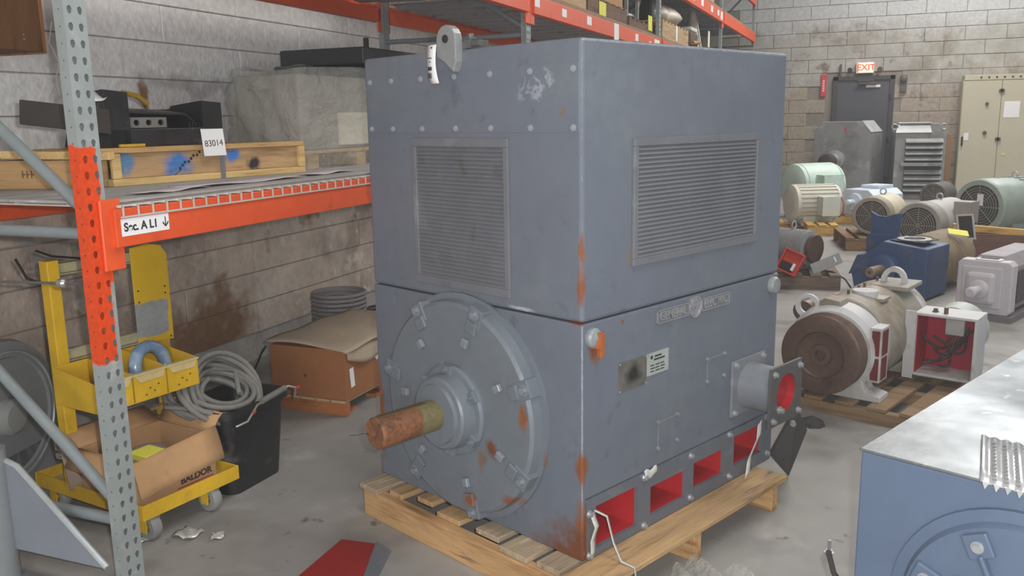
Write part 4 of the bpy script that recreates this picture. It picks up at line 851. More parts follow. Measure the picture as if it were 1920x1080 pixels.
# red cover plate on the floor in front
rc = thing('red_cover', 'dark red cover plate with grey folded edge lying on floor before the pallet', 'cover plate')
pp = [(-1.80, 2.63, 0), (-1.625, 2.655, 0), (-1.70, 2.3, 0), (-1.86, 2.2, 0)]
b = B(); prism(b, [(-1.79, 2.60, .035), (-1.645, 2.625, .03), (-1.55, 2.33, .02), (-1.79, 2.27, .025)], (0, 0, -.006)); obj('plate', b, pm('dull_red', S(142, 34, 30), .5, 0, .06), rc, 0)
b = B(); prism(b, [(-1.655, 2.63, .035), (-1.60, 2.64, .002), (-1.51, 2.33, .0), (-1.545, 2.33, .022)], (0, 0, -.004) if 0 else (.004, .002, 0)); obj('folded_edge', b, BASEG, rc, 0)
b = B(); prism(b, [(-1.77, 2.59, .0), (-1.66, 2.61, .0), (-1.58, 2.35, .0), (-1.77, 2.28, .0)], (0, 0, .02)); obj('underside', b, BASEG, rc, 0)
# ------------------------------------------------------------------ machines on the right
def M_(name, c, rough=.5, metal=0, var=.08, layers=(), bump=.06): return pm(name, c, rough, metal, var, 5, bump, 50, layers)
def ring_pts(n, f): return [f(2*PI*i/n) for i in range(n)]
def finned(b, x0, x1, R, n, dp, zc):
    pts = []
    for i in range(n):
        a = 2*PI*i/n
        for da, r in ((0, R), (.45, R), (.5, R-dp), (.95, R-dp)): pts.append((x0, r*math.cos(a+da*2*PI/n), zc+r*math.sin(a+da*2*PI/n)))
    return prism(b, pts, (x1-x0, 0, 0))
def motor(name, label, loc, rz, R, L, mat, bell=None, zc=None, shaft=None, fan=None, jb=None, eye=True, feet=True, fins=0, face=None, group=None):
    """drum motor: drive or fan end faces local -x, body runs along +x"""
    zc = zc or R+.02; bell = bell or mat
    t = thing(name, label, 'electric motor', loc, rz, group)
    b = B()
    if fins: finned(b, .12*L, .9*L, R, fins, .018, zc)
    else: lathe(b, [(.12*L, R*.96), (.13*L, R), (.88*L, R), (.9*L, R*.96)], (0, 0, zc), (1, 0, 0), 40)
    obj('body', b, mat, t, 30)
    obj('end_bell', lathe(B(), [(0, R*.55), (.01, R*.8), (.05*L, R*.97), (.118*L, R*.99)], (0, 0, zc), (1, 0, 0), 40), bell, t, 30)
    obj('end_bell', lathe(B(), [(.902*L, R*.99), (.97*L, R*.93), (L, R*.6)], (0, 0, zc), (1, 0, 0), 40), bell, t, 30)
    if shaft:
        obj('bearing_cap', lathe(B(), [(0, R*.42), (.05, R*.4), (.06, R*.3)], (0.008, 0, zc), (-1, 0, 0), 30), bell, t, 30)
        obj('shaft', lathe(B(), [(0, shaft[0]), (shaft[1]-.006, shaft[0]), (shaft[1], shaft[0]*.85), (shaft[1], 0)], (-.05, 0, zc), (-1, 0, 0), 24), shaft[2] if len(shaft) > 2 else STEEL, t, 30)
    if fan:
        fr = obj('fan_cover', lathe(B(), [(0, R*.80), (0, R*.98), (.02, R*1.03), (.22*L, R*1.03), (.22*L, R*.99)], (-.10, 0, zc), (1, 0, 0), 40, cap=False), bell, t, 30)
        b = B()
        for k in range(1, 8): lathe(b, [(0, R*.8*k/8-.004), (0, R*.8*k/8+.004), (.006, R*.8*k/8+.004), (.006, R*.8*k/8-.004), (0, R*.8*k/8-.004)], (-.1, 0, zc), (1, 0, 0), 30, cap=False)
        for k in range(4):
            a = k*PI/4; y, z = R*.82*math.cos(a), R*.82*math.sin(a); tube(b, [(-.097, -y, zc-z), (-.097, y, zc+z)], .005, 5)
        g_ = obj('fan_grille', b, fan, fr, 0); g_['kind'] = 'stuff'
        obj('fan_back', lathe(B(), [(0, R*.9), (.004, R*.9)], (-.06, 0, zc), (1, 0, 0), 30), pm('fan_dark', S(84, 80, 76), .8), fr)
    if feet:
        for s in (-1, 1): obj('foot', box(B(), .16*L, .84*L, s*R*.8-.04, s*R*.8+.04, 0, .03), mat, t, 0, .004)
        b = B(); box(b, .2*L, .8*L, -R*.75, R*.75, .02, zc-R*.6); obj('cradle', b, mat, t, 0)
    if jb:
        x, y, z, sx, sy, sz, mm = jb; j = obj('junction_box', box(B(), x, x+sx, y, y+sy, z, z+sz), mm, t, 0, .008)
        obj('box_lid', box(B(), x-.004, x+sx+.004, y-.008, y-.001, z-.004, z+sz+.004), mm, j, 0, .003)
    if eye:
        b = B(); tube(b, ring_pts(14, lambda a: (.5*L, .035*math.cos(a), zc+R+.035+.035*math.sin(a))), .009, 7, True); obj('eye_bolt', b, STEEL, t)
    return t
def skid(name, label, loc, rz, lx, ly, h, mt, n=5, runner=3):
    p = thing('pallet', label, 'pallet', loc, rz)
    for k in range(runner): y = k*(ly-.06)/(runner-1); obj('stringer', box(B(), 0, lx, y, y+.06, 0, h-.021), mt, p, 0, .003)
    st = (lx-.1)/(n-1)
    for i in range(n): obj('plank', box(B(), i*st, i*st+.1, 0, ly, h-.02, h), mt, p, 0, .003)
    return p
WD = wood('skid_wood', S(190, 152, 96), S(140, 104, 62), 0); WDK = wood('skid_dark_wood', S(120, 104, 92), S(84, 72, 64), 0); WDY = wood('skid_yellow_wood', S(206, 168, 96), S(160, 116, 58), 0)

# --- large motor with pulley
HD = math.radians(72)
skid('pallet', 'rough timber pallet under the brown pulley motor', (-.42, 4.93, 0), math.radians(-20), .95, .95, .085, wood('rough_skid', S(150, 124, 92), S(110, 86, 60), 0), 6)
pmo = thing('pulley_motor', 'dusty grey motor with big brown pulley wheel and open wiring box', 'electric motor', (-.185, 4.78, .0855), HD, base=0)
DU = pm('dusty_motor', S(156, 152, 142), .6, 0, .08, 3, .1, 40, (('noise', S(138, 124, 104), 2.2, .44, .6), ('noise', S(180, 180, 176), 5, .62, .76)))
DUW = pm('motor_white', S(200, 200, 200), .55, 0, .06, 4, .06, 40, (('noise', S(168, 158, 142), 3, .58, .74),))
PB = pm('pulley_brown', S(104, 82, 70), .5, .3, .1, 4, .12, 50, (('noise', S(78, 62, 54), 6, .55, .7),))
zc = .25
pu = obj('pulley', lathe(B(), [(0, .13), (0, .20), (.006, .216)]+[(.01+.012*k+(.006 if j else 0), .216 if not j else .211) for k in range(8) for j in (0, 1)]+[(.11, .216), (.112, .12)], (0, 0, zc), (1, 0, 0), 56, cap=False), PB, pmo, 25)
obj('pulley_web', lathe(B(), [(.012, .135), (.008, .13), (.02, .12), (.025, .06), (.005, .055), (.004, .03), (.03, .028), (.03, 0)], (0, 0, zc), (1, 0, 0), 48, cap=False), PB, pu, 25)
obj('pulley_back', lathe(B(), [(.09, .2), (.1, .2)], (0, 0, zc), (1, 0, 0), 48), pm('pulley_shade', S(60, 50, 46), .8), pu)
obj('bell', lathe(B(), [(.13, .12), (.14, .22), (.17, .245), (.30, .25), (.31, .24)], (0, 0, zc), (1, 0, 0), 48), DUW, pmo, 30)
obj('body', lathe(B(), [(.31, .255), (.32, .262), (1.0, .262), (1.01, .25)], (0, 0, zc), (1, 0, 0), 56), DU, pmo, 30)
obj('rear_bell', lathe(B(), [(1.011, .255), (1.14, .25), (1.2, .2), (1.21, .1)], (0, 0, zc), (1, 0, 0), 48), DUW, pmo, 30)
for x0 in (.14, .8):
    b = B(); prism(b, [(x0, -.28, 0), (x0, .28, 0), (x0, .28, .03), (x0, .2, .05), (x0, .16, .16), (x0, -.16, .16), (x0, -.2, .05), (x0, -.28, .03)], (.14, 0, 0)); obj('foot', b, DUW, pmo, 0, .004)
b = B(); box(b, .165, .30, -.262, -.2, .1, .40); wf_ = obj('vent_frame', b, DUW, pmo, 0, .004)
for z0, z1 in ((.115, .235), (.25, .385)): obj('vent_opening', box(B(), .185, .27, -.266, -.2625, z0, z1), pm('vent_red', S(112, 34, 34), .6), wf_, 0)
for z0, z1 in ((.115, .235), (.25, .385)): obj('vent_end', box(B(), .160, .1645, -.255, -.215, z0, z1), MATS['vent_red'], wf_, 0)
b = B(); prism(b, [(.17, -.05, .47), (.17, .08, .47), (.17, .08, .51), (.17, .05, .53), (.17, -.03, .52)], (.12, 0, 0)); obj('top_vent', b, DU, pmo, 0, .004)
b = B(); cyl(b, (.55, -.04, .48), (.55, -.04, .525), .07, n=20); obj('white_cap', b, DUW, pmo)
b = B(); box(b, .5, .62, -.16, -.06, .475, .492); obj('rating_plate', b, pm('dull_plate', S(160, 150, 132), .4, .3), pmo, 0)
b = B(); ringplate(b, ring_pts(20, lambda a: (.93, .12+.075*math.cos(a)*1.0-.2, .52+.09*math.sin(a))), ring_pts(20, lambda a: (.93, -.08+.045*math.cos(a), .525+.055*math.sin(a))), (.03, 0, 0)); obj('lifting_lug', b, DUW, pmo, 30)
b = B(); ringplate(b, ring_pts(20, lambda a: (.18, .15+.07*math.cos(a), .47+.07*math.sin(a))), ring_pts(20, lambda a: (.18, .15+.045*math.cos(a), .475+.045*math.sin(a))), (.02, 0, 0)); obj('lifting_lug', b, DUW, pmo, 30)
b = B(); cyl(b, (.35, .24, .40), (.5, .24, .40), .06, n=18); obj('side_spool', b, PB, pmo)
for x in (.45, .62, .72, .95): obj('top_bolt', cyl(B(), (x, .02, zc+.26), (x, .02, zc+.285), .008, n=8), PB, pmo)
b = B(); box(b, .8, 1.1, -.2, .02, .49, .515); obj('top_cover', b, DU, pmo, 0, .004)
# wiring box, open towards the camera
bx0, bx1, by0, by1, bz0, bz1 = .64, .87, -.615, -.29, .045, .41; b = B(); q = .015
box(b, bx0, bx1, by0, by1, bz0, bz0+q); box(b, bx0, bx1, by0, by1, bz1-q, bz1); box(b, bx0, bx1, by0, by0+q, bz0+q, bz1-q); box(b, bx0, bx1, by1-q, by1, bz0+q, bz1-q)
wbx_ = obj('wiring_box', b, DUW, pmo, 0, .003); CR = pm('crimson', S(176, 30, 54), .5, 0, .08)
obj('box_lining', box(B(), bx1-.01, bx1, by0+q, by1-q, bz0+q, bz1-q), CR, wbx_, 0); obj('box_side_lining', box(B(), bx0+.01, bx1-.011, by1-q-.004, by1-q-.0005, bz0+q, bz1-q), CR, wbx_, 0)
obj('flange_frame', box(B(), bx0-.012, bx0-.001, by1-.012, by1+.045, bz0-.02, bz1+.01), DUW, wbx_, 0, .003)
obj('terminal', box(B(), bx1-.06, bx1-.0105, by0+.1, by0+.2, bz0+.22, bz0+.32), DUW, wbx_, 0, .005)
CAB = pm('dark_leads', S(66, 62, 60), .5)
for k in range(8):
    ya, za, yb_, zb_ = by0+.05+.012*k, bz0+.27-.02*(k % 3), by1-.05-.022*((k*3) % 7), bz0+.06+.035*((k*5) % 6); b = B(); sg_ = .05+.015*(k % 4)
    tube(b, [(bx1-.03-.13*t-.02*(k % 3)*t, ya+(yb_-ya)*t+.015*math.sin(t*7+k), za+(zb_-za)*t-sg_*math.sin(PI*t)) for t in [i/10 for i in range(11)]], .0075, 6); obj('lead', b, CAB, wbx_)
b = B(); cyl(b, (.7, -.44, .411), (.7, -.44, .445), .012, n=8); obj('box_bolt', b, PB, wbx_); b = B(); bolt(b, (.72, -.38, .411), (0, 0, 1), .012, .02); obj('box_bolt', b, PB, wbx_)
b = B(); lathe(b, [(0, .16), (.2, .16), (.24, .1)], (.95, -.42, .24), (1, 0, 0), 30); obj('blower', b, pm('pale_green_paint', S(176, 184, 176), .5), pmo)
o = obj('debris', lathe(B(), [(0, .07), (.02, .06), (.04, .02), (.05, 0)], (-.2, 4.62, .0005), (.0, .0, 1), 9), pm('debris_black', S(60, 58, 56), .9, 0, .2, 12, 1, 30), None, 0); tag(o, 'small heap of dark debris on floor before the pulley motor pallet', 'debris')
# dark red cover and cable end near the motor's far corner
o = obj('red_cover', prism(B(), [(-.33, 5.75, .0), (-.12, 5.65, .0), (-.16, 5.62, .16), (-.36, 5.72, .2)], (.01, .03, 0)), pm('maroon', S(104, 40, 44), .6), None, 0, .002); tag(o, 'dark maroon cover leaning behind the big motor corner', 'cover')
b = B(); tube(b, [(-.42, 6.2, .012), (-.2, 6.3, .05), (-.05, 6.45, .16), (0, 6.5, .17), (.02, 6.5, .10), (-.08, 6.42, .012), (-.3, 6.3, .012)], .012, 6); o = obj('cable', b, CAB, None, 60); tag(o, 'bent dark cable loop on floor behind the pulley motor', 'cable')

# --- near grey-blue motor box
NB = thing('box_motor', 'near grey-blue motor box with dull metal top at lower right', 'electric motor', (.024, 2.313, 0), math.radians(66.3))
BLG = pm('blue_grey_paint', S(88, 104, 128), .42, 0, .04, 3, .03, 60, (('noise', S(98, 114, 136), 1.6, .5, .72),))
TOPM = pm('scuffed_metal', S(134, 139, 142), .36, .35, .08, 2.5, .06, 40, (('noise', S(98, 103, 106), 1.6, .45, .62), ('noise', S(176, 180, 182), 9, .62, .72)), rvar=.16)
obj('housing', box(B(), 0, 1.5, -1.05, 0, .06, .742), BLG, NB, 0, .006); obj('top_plate', box(B(), -.004, 1.504, -1.054, .004, .743, .75), TOPM, NB, 0, .003)
for x in (.1, 1.3): obj('skid', box(B(), x, x+.1, -1.0, -.05, 0, .059), WDK, NB, 0)
pg = obj('perforated_guard', sheet(B(), lambda u, v: (-.03+.32*u, -.295+.1*u-.26*v, .756+.0025*math.sin(v*60)), 3, 60), pm('bright_perforated', S(206, 208, 210), .3, .5, .05, 8), NB, 20, solid=.002)
b = B()
for i in range(11):
    for j in range(9): cyl(b, (-.01+.025*i, -.32+.008*i-.025*j, .7605), (-.01+.025*i, -.32+.008*i-.025*j, .7615), .0055, n=6)
obj('slots', b, pm('slot_grey', S(128, 128, 128), .7), pg, 0)['kind'] = 'stuff'
b = B()
for j in range(10): prism(b, [(-.03, -.3-.024*j, .758), (-.03, -.3-.024*j-.016, .758), (-.034, -.3-.024*j-.008, .742)], (-.002, 0, 0))
obj('torn_edge', b, MATS['bright_perforated'], pg, 0)['kind'] = 'stuff'
es2 = obj('end_cover', lathe(B(), [(0, .30), (.01, .298), (.014, .27), (.03, .26), (.032, 0)], (0, -.40, .40), (-1, 0, 0), 56), BLG, NB, 25)
for a in (20, 65, 110, 155, 200):
    Mx = Matrix.Translation((0, -.40, .40)) @ Matrix.Rotation(math.radians(a), 4, 'X'); b = B(); box(b, -.045, -.03, .19, .25, -.03, .03, Mx); box(b, -.055, -.03, .04, .2, -.006, .006, Mx); obj('cover_rib', b, BLG, es2, 0, .004); b = B(); bolt(b, Mx @ Vector((-.045, .22, 0)), (-1, 0, 0), .01, .012); obj('cover_bolt', b, STEEL, es2, 30)
obj('cover_panel', box(B(), -.042, -.033, -.53, -.25, .35, .5), BLG, es2, 0, .006)
b = B(); tube(b, [(.1, .0035+.02, .3), (.1, .06, .28), (.08, .09, .33), (.06, .1, .4)], .008, 6); obj('side_cable', b, CAB, NB)
# --- dark plate leaning on the main pallet corner
lp = thing('steel_cover', 'dark four-sided steel cover hanging by the motor outlet flange', 'steel cover', (0, 0, 0))
lpp = [(-.231, 3.72, .395), (-.19, 3.76, .28), (-.266, 3.898, .003), (-.343, 3.825, .12)]
b = B(); prism(b, lpp, (.012, -.03, .0)); obj('plate', b, pm('dark_cover', S(82, 82, 82), .5, .2, .06), lp, 0, .002)
obj('cover_bolt', cyl(B(), (-.235, 3.62, .345), (-.228, 3.60, .345), .012, n=8), STEEL, lp)
# clear plastic sheet by the pallet, bolt on the floor
b = B(); sheet(b, lambda u, v: (-.62+.42*u+.1*v, 2.62+.32*v-.1*u, .012+.03*abs(math.sin(u*9+v*7))+.015*math.sin(v*21+u*13)), 26, 18); o = obj('plastic_film', b, FILM, None, 60); tag(o, 'crumpled clear plastic film on the floor beside the pallet', 'plastic film')
b = B(); bolt(b, (-.0, 0, 0), (0, 0, 1), .012, .012); cyl(b, (0, 0, .01), (0, 0, .05), .006, n=8); o = obj('loose_bolt', b, STEEL, None, 30); o.location = (-.055, 3.2, .0005); tag(o, 'small loose bolt standing on the floor near the box motor', 'bolt')

# --- blue motor with brown drum behind
BLU = pm('blue_machine', S(56, 80, 118), .55, 0, .08, 4, .08, 40, (('noise', S(82, 92, 112), 4, .55, .72),)); BRN = pm('brown_dust', S(136, 118, 92), .75, 0, .1, 3, .1, 40, (('noise', S(112, 98, 80), 4, .52, .7),))
bm2 = thing('blue_motor', 'blue motor with stub shaft and brown drum carrying a yellow note', 'electric motor', (.18, 8.25, 0), math.radians(66))
b = B(); prism(b, [(0, -.36, .02), (0, .26, .02), (0, .30, .2), (0, .22, .34), (0, .02, .5), (0, -.36, .46)], (.5, 0, 0)); obj('front_frame', b, BLU, bm2, 0, .01)
b = B(); prism(b, [(-.02, .26, .19), (.02, .335, .17), (.1, .3, .34), (.06, .18, .36)], (.3, 0, 0)); obj('side_wing', b, BLU, bm2, 0, .004)
obj('bearing_cap', lathe(B(), [(0, .13), (.06, .125), (.08, .09)], (0, 0, .26), (-1, 0, 0), 30), BLU, bm2); obj('shaft', lathe(B(), [(0, .045), (.22, .045), (.225, .038), (.225, .015), (.2, .012), (.2, 0)], (-.07, 0, .26), (-1, 0, 0), 24), pm('shaft_dull', S(150, 130, 112), .45, .4, .1), bm2)
obj('top_opening', box(B(), .08, .4, -.3, .0, .501, .506), pm('opening_dark', S(36, 36, 40), .7), bm2, 0); b = B()
ringplate(b, ring_pts(18, lambda a: (.24+.15*math.cos(a), -.15+.14*math.sin(a), .507)), ring_pts(18, lambda a: (.24+.1*math.cos(a), -.15+.09*math.sin(a), .507)), (0, 0, .008)); obj('top_ring', b, STEEL, bm2, 30)
obj('drum', lathe(B(), [(.505, .24), (.52, .255), (1.1, .255), (1.13, .2)], (0, -.12, .26), (1, 0, 0), 44), BRN, bm2, 30); obj('rear_bell', lathe(B(), [(1.131, .22), (1.3, .2), (1.32, .1)], (0, -.12, .26), (1, 0, 0), 40), BRN, bm2, 30)
b = B(); prism(b, [(.5, .1, .45), (.5, .36, .45), (.5, .37, .70), (.5, .3, .665), (.5, .22, .66), (.5, .14, .69), (.5, .08, .7)], (.03, 0, 0)); obj('saddle_plate', b, BLU, bm2, 0, .004); obj('saddle_foot', box(B(), .42, .5, .1, .36, .02, .5), BLU, bm2, 0)
o = obj('paper_note', box(B(), -.085, .085, -.06, .06, 0, .002), YN, None, 0); place(o, (.80, 8.9, .52), (.93, .1, -.13), (0.1, .9, .25)); tag(o, 'bright yellow note lying on the brown drum of the blue motor', 'paper note')
# --- pale square motor
WS = pm('pale_mauve_paint', S(196, 192, 196), .5, 0, .04, 4, .03); sq = thing('square_motor', 'pale square-framed motor with short shaft at the right edge', 'electric motor', (.72, 7.62, 0), math.radians(66))
b = B(); ch = .03; prism(b, [(0, -.36, .05), (0, .0, .05), (0, .02, .08), (0, .02, .44), (0, -.01, .47), (0, -.35, .47), (0, -.38, .44), (0, -.38, .08)], (.12, 0, 0)); obj('front_frame', b, WS, sq, 0, .01)
obj('front_boss', box(B(), -.06, -.001, -.27, -.06, .13, .38), WS, sq, 0, .03); obj('boss_step', box(B(), -.012, 0, -.31, -.02, .1, .42), WS, sq, 0, .01)
obj('bearing_ring', lathe(B(), [(0, .075), (.02, .07), (.03, .05)], (-.06, -.165, .25), (-1, 0, 0), 28), WS, sq); obj('shaft', lathe(B(), [(0, .035), (.12, .035), (.12, .042), (.16, .042), (.17, .03), (.17, 0)], (-.085, -.165, .25), (-1, 0, 0), 22), WS, sq)
b = B(); prism(b, [(.121, -.34, .06), (.121, -.02, .06), (.121, -.0, .42), (.121, -.1, .5), (.121, -.28, .5), (.121, -.36, .42)], (.85, 0, 0)); obj('body', b, pm('grey_mauve', S(150, 142, 146), .55, 0, .06), sq, 0, .02)
obj('top_hatch', box(B(), .01, .11, -.28, -.1, .4705, .48), WP, sq, 0, .004); obj('hatch_opening', box(B(), .035, .085, -.255, -.125, .4805, .483), MATS['opening_dark'], sq, 0)
obj('side_grille', box(B(), .2, .8, -.365, -.3605+.001, .12, .38), pm('plum_dark', S(86, 70, 80), .7), sq, 0); obj('bed', box(B(), -.02, 1.0, -.4, .04, 0, .049), pm('bed_grey', S(120, 114, 118), .6), sq, 0)
# --- dark grey motor on a pallet with orange-red box
skid('pallet', 'weathered grey pallet under the dark grey motor left of floor paper', (-.95, 8.35, 0), math.radians(8), .78, .8, .14, WDK, 5)
mo = motor('flange_motor', 'dark grey motor with brown disc end on the weathered pallet', (-.45, 8.62, .1405), math.radians(150), .17, .42, M_('steel_grey_paint', S(140, 144, 146), .4, .1), zc=.22, eye=True)
for ch_ in mo.children:
    pass
obj('brown_disc', lathe(B(), [(-.04, .05), (-.04, .13), (-.02, .135), (-.001, .13)], (0, 0, .22), (1, 0, 0), 30), PB, mo); b = B(); tube(b, [(.1, -.17, .3), (.15, -.2, .2), (.08, -.22, .08), (.0, -.2, .05)], .012, 6); obj('lead', b, CAB, mo)
rb = thing('red_box', 'orange-red open terminal box leaning on the dark grey motor', 'terminal box'); place(rb, (-.66, 8.36, .155), (.93, -.3, -.35), (.32, .25, .92))
RB = pm('box_orange_red', S(196, 62, 44), .5, 0, .08); b = B(); o_, i_ = [(-.1, 0, 0), (.1, 0, 0), (.1, .22, 0), (-.1, .22, 0)], [(-.085, .015, 0), (.085, .015, 0), (.085, .205, 0), (-.085, .205, 0)]; ringplate(b, o_, i_, (0, 0, .05)); obj('rim', b, RB, rb, 0, .003)
obj('back', box(B(), -.084, .084, .016, .204, .0, .006), RB, rb, 0); obj('dark_block', box(B(), -.075, .04, .02, .1, .0065, .03), BKD, rb, 0); obj('white_terminal', box(B(), .03, .055, .04, .11, .007, .035), WP, rb, 0)
lpl = thing('cover_plate', 'grey rectangular cover plate leaning on the weathered pallet', 'cover plate'); place(lpl, (-.40, 8.50, .142), (.88, .25, .40), (-.42, .1, .86)); obj('plate', box(B(), -.02, .26, .0, .1, 0, .006), M_('plate_grey', S(146, 148, 146), .45, .2), lpl, 0, .002); obj('slot', box(B(), .2, .215, .03, .08, .0061, .0065), WP, lpl, 0)
b = B(); tube(b, [(-.35, 8.65, .15), (-.25, 8.6, .148), (-.14, 8.5, .1), (-.1, 8.45, .05), (-.06, 8.42, .008), (-.05, 8.36, .007)], .008, 6); o = obj('cable', b, CAB, None, 60); tag(o, 'black cable running from the weathered pallet to the pink paper', 'cable')
b = B(); prism(b, [(-.24, 8.25, .002), (.0, 8.2, .002), (.05, 8.42, .002), (-.12, 8.46, .002), (-.13, 8.32, .002), (-.2, 8.34, .002)], (0, 0, .003)); o = obj('paper_sheet', b, pm('pink_paper', S(226, 158, 140), .8), None, 0); tag(o, 'pink paper lying on the floor at the cable end', 'paper')
# --- middle row
skid('pallet', 'brown pallet under the cream fan motor', (-.2, 11.02, 0), math.radians(10), .55, 1.0, .16, wood('brown_skid', S(140, 110, 80), S(100, 76, 54), 0), 4)
motor('fan_motor', 'cream motor with round fan grille on the brown pallet', (.09, 11.35, .161), math.radians(75), .225, .75, M_('cream_paint', S(206, 196, 170), .5), M_('fan_taupe', S(156, 146, 132), .6), zc=.24, fan=M_('grille_taupe', S(134, 126, 116), .6))
motor('fan_motor', 'grey-white motor with fan cover and dark terminal box beside the cream motor', (.60, 11.0, .0), math.radians(65), .26, .95, M_('ash_paint', S(178, 176, 168), .55), M_('ash_dark', S(150, 146, 140), .6), zc=.34, fan=MATS['grille_taupe'], jb=(.32, -.42, .36, .2, .2, .24, M_('box_ash', S(156, 150, 144), .5)))
lp2 = thing('cover_plate', 'dark glossy cover plate standing between motors near green motor', 'cover plate'); place(lp2, (.97, 9.85, .33), (.9, .2, .05), (-.28, .35, 1)); b = B(); ringplate(b, [(-.085, 0, 0), (.085, 0, 0), (.085, .27, 0), (-.085, .27, 0)], [(-.065, .02, 0), (.065, .02, 0), (.065, .25, 0), (-.065, .25, 0)], (0, 0, .01)); obj('frame', b, M_('frame_ash', S(160, 156, 152), .5), lp2, 0); obj('panel', box(B(), -.064, .064, .021, .249, .002, .006), pm('glossy_black', S(50, 46, 44), .15), lp2, 0); obj('stand_leg', box(B(), -.05, .05, -.36, -.001, 0, .01), MATS['frame_ash'], lp2, 0)
GRN = pm('sage_green_paint', S(152, 166, 156), .4, 0, .06, 4, .04, 40, (('noise', S(150, 160, 150), 4, .55, .7),))
gm = motor('fan_motor', 'sage green motor with wide slotted fan cover at the right edge', (1.34, 12.1, .12), math.radians(50), .33, 1.15, GRN, GRN, zc=.345, fan=M_('grille_green', S(132, 134, 128), .6), fins=0); obj('white_sticker', box(B(), -.106, -.102, -.06, .02, .36, .5), WP, gm, 0); obj('cooling_fins', finned(B(), .5, .95, .342, 30, .02, .345), pm('fin_green', S(140, 150, 144), .5), gm, 0)
skid('pallet', 'dark red-brown pallet under the sage green motor', (1.0, 12.05, 0), math.radians(-10), 1.3, 1.0, .118, wood('maroon_skid', S(110, 66, 60), S(80, 48, 46), 0), 6)
o = obj('timber_beam', box(B(), -.45, .45, -.04, .04, 0, .07), WDY, None, 0, .004); o.location = (1.35, 10.7, .30); o.rotation_euler = (0, .06, -.05); tag(o, 'yellow timber beam lying across before the sage green motor', 'timber')
o = obj('timber_block', box(B(), -.4, .4, -.15, .15, 0, .3), wood('support_wood', S(110, 80, 66), S(84, 60, 50), 0), None, 0, .004); o.location = (1.35, 10.75, 0); tag(o, 'dark timber block supporting the yellow beam', 'timber')
# --- back row
motor('finned_motor', 'mint green motor far behind, next to the big grey motor edge', (-1.12, 14.4, 0), math.radians(40), .36, .8, M_('mint_paint', S(196, 218, 206), .5), jb=(.2, -.55, .42, .35, .2, .28, M_('mint_box', S(200, 222, 208), .5)), zc=.5, eye=False)
wm = motor('finned_motor', 'white motor with square terminal box beyond the big motor edge', (-1.02, 12.85, .08), math.radians(28), .27, .7, M_('dusty_white', S(204, 202, 190), .55), M_('ivory_bell', S(208, 206, 192), .55), zc=.3, fins=26, jb=(.3, -.44, .16, .24, .18, .26, M_('box_white', S(208, 214, 206), .5)), eye=False); b = B(); tube(b, ring_pts(16, lambda a: (.66, -.2+.12*math.cos(a), .26+.14*math.sin(a))), .012, 6, True); obj('red_lead', b, pm('lead_red', S(176, 92, 76), .5), wm)
skid('pallet', 'low timber skid under the white motor', (-1.15, 12.92, 0), math.radians(10), .8, .6, .078, WD, 4)
skid('pallet', 'pale yellow crate pallet on floor right of the white motor', (-.72, 12.3, 0), math.radians(10), .4, .45, .15, WDY, 3)
skid('pallet', 'long yellow timber skid under the pale blue motor', (-.62, 13.7, 0), math.radians(8), 1.3, .6, .14, WDY, 8)
LB = M_('pale_blue_paint', S(206, 218, 232), .5)
lb_ = thing('angular_motor', 'pale blue angular motor with shaft on yellow timber skid', 'electric motor', (-.18, 13.75, .141), math.radians(55)); b = B(); prism(b, [(0, -.3, .0), (0, .2, .0), (0, .24, .06), (0, .24, .3), (0, .14, .38), (0, -.24, .38), (0, -.34, .3), (0, -.34, .06)], (.7, 0, 0)); obj('body', b, LB, lb_, 0, .01); obj('bearing_cap', lathe(B(), [(0, .13), (.04, .12), (.05, .08)], (0, -.03, .2), (-1, 0, 0), 26), LB, lb_); obj('shaft', lathe(B(), [(0, .04), (.14, .04), (.15, 0)], (-.05, -.03, .2), (-1, 0, 0), 18), LB, lb_); obj('top_box', box(B(), .3, .66, -.2, .1, .3805, .43), LB, lb_, 0, .01); obj('window', box(B(), .5, .62, -.346, -.341, .16, .26), MATS['opening_dark'], lb_, 0)
motor('small_motor', 'small dark motor on floor before the louvred unit', (1.0, 15.3, 0), math.radians(70), .2, .5, M_('dark_motor_paint', S(92, 88, 84), .6), zc=.32, fan=M_('grille_dark', S(110, 106, 100), .6), eye=False)
mo2 = motor('small_motor', 'dark motor with green tag on floor next to beige cabinet', (1.62, 15.9, 0), math.radians(60), .17, .5, M_('black_motor_paint', S(70, 70, 66), .6), zc=.3, eye=True); obj('green_tag', box(B(), -.02, .06, -.2, -.18, .3, .36), pm('green_tag', S(90, 190, 90), .5), mo2, 0)
# big grey motor at the far wall
FGM = pm('far_grey_paint', S(140, 142, 142), .5, .1, .06, 2, .06, 30, (('noise', S(120, 122, 122), 2.0, .5, .66), ('noise', S(172, 172, 168), 3, .58, .74)))
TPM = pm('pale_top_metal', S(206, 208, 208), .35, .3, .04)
bg = thing('far_motor', 'large grey motor with shaft standing before the far door', 'electric motor', (-1.03, 18.35, .0), math.radians(-13))
b = B(); prism(b, [(.0, 0, .1), (1.06, 0, .1), (1.06, 0, 1.26), (.88, 0, 1.47), (.15, 0, 1.47), (.0, 0, 1.3)], (0, .9, 0)); obj('housing', b, FGM, bg, 0, .01)
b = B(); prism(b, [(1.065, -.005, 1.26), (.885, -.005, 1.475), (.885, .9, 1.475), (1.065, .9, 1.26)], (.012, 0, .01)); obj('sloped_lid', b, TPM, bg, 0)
obj('side_panel', box(B(), 1.061, 1.08, .02, .88, .12, 1.24), FGM, bg, 0, .004); obj('bearing_ring', lathe(B(), [(0, .2), (.06, .19), (.08, .14), (.16, .13), (.18, .1)], (.42, 0, .72), (0, -1, 0), 36), FGM, bg, 30)
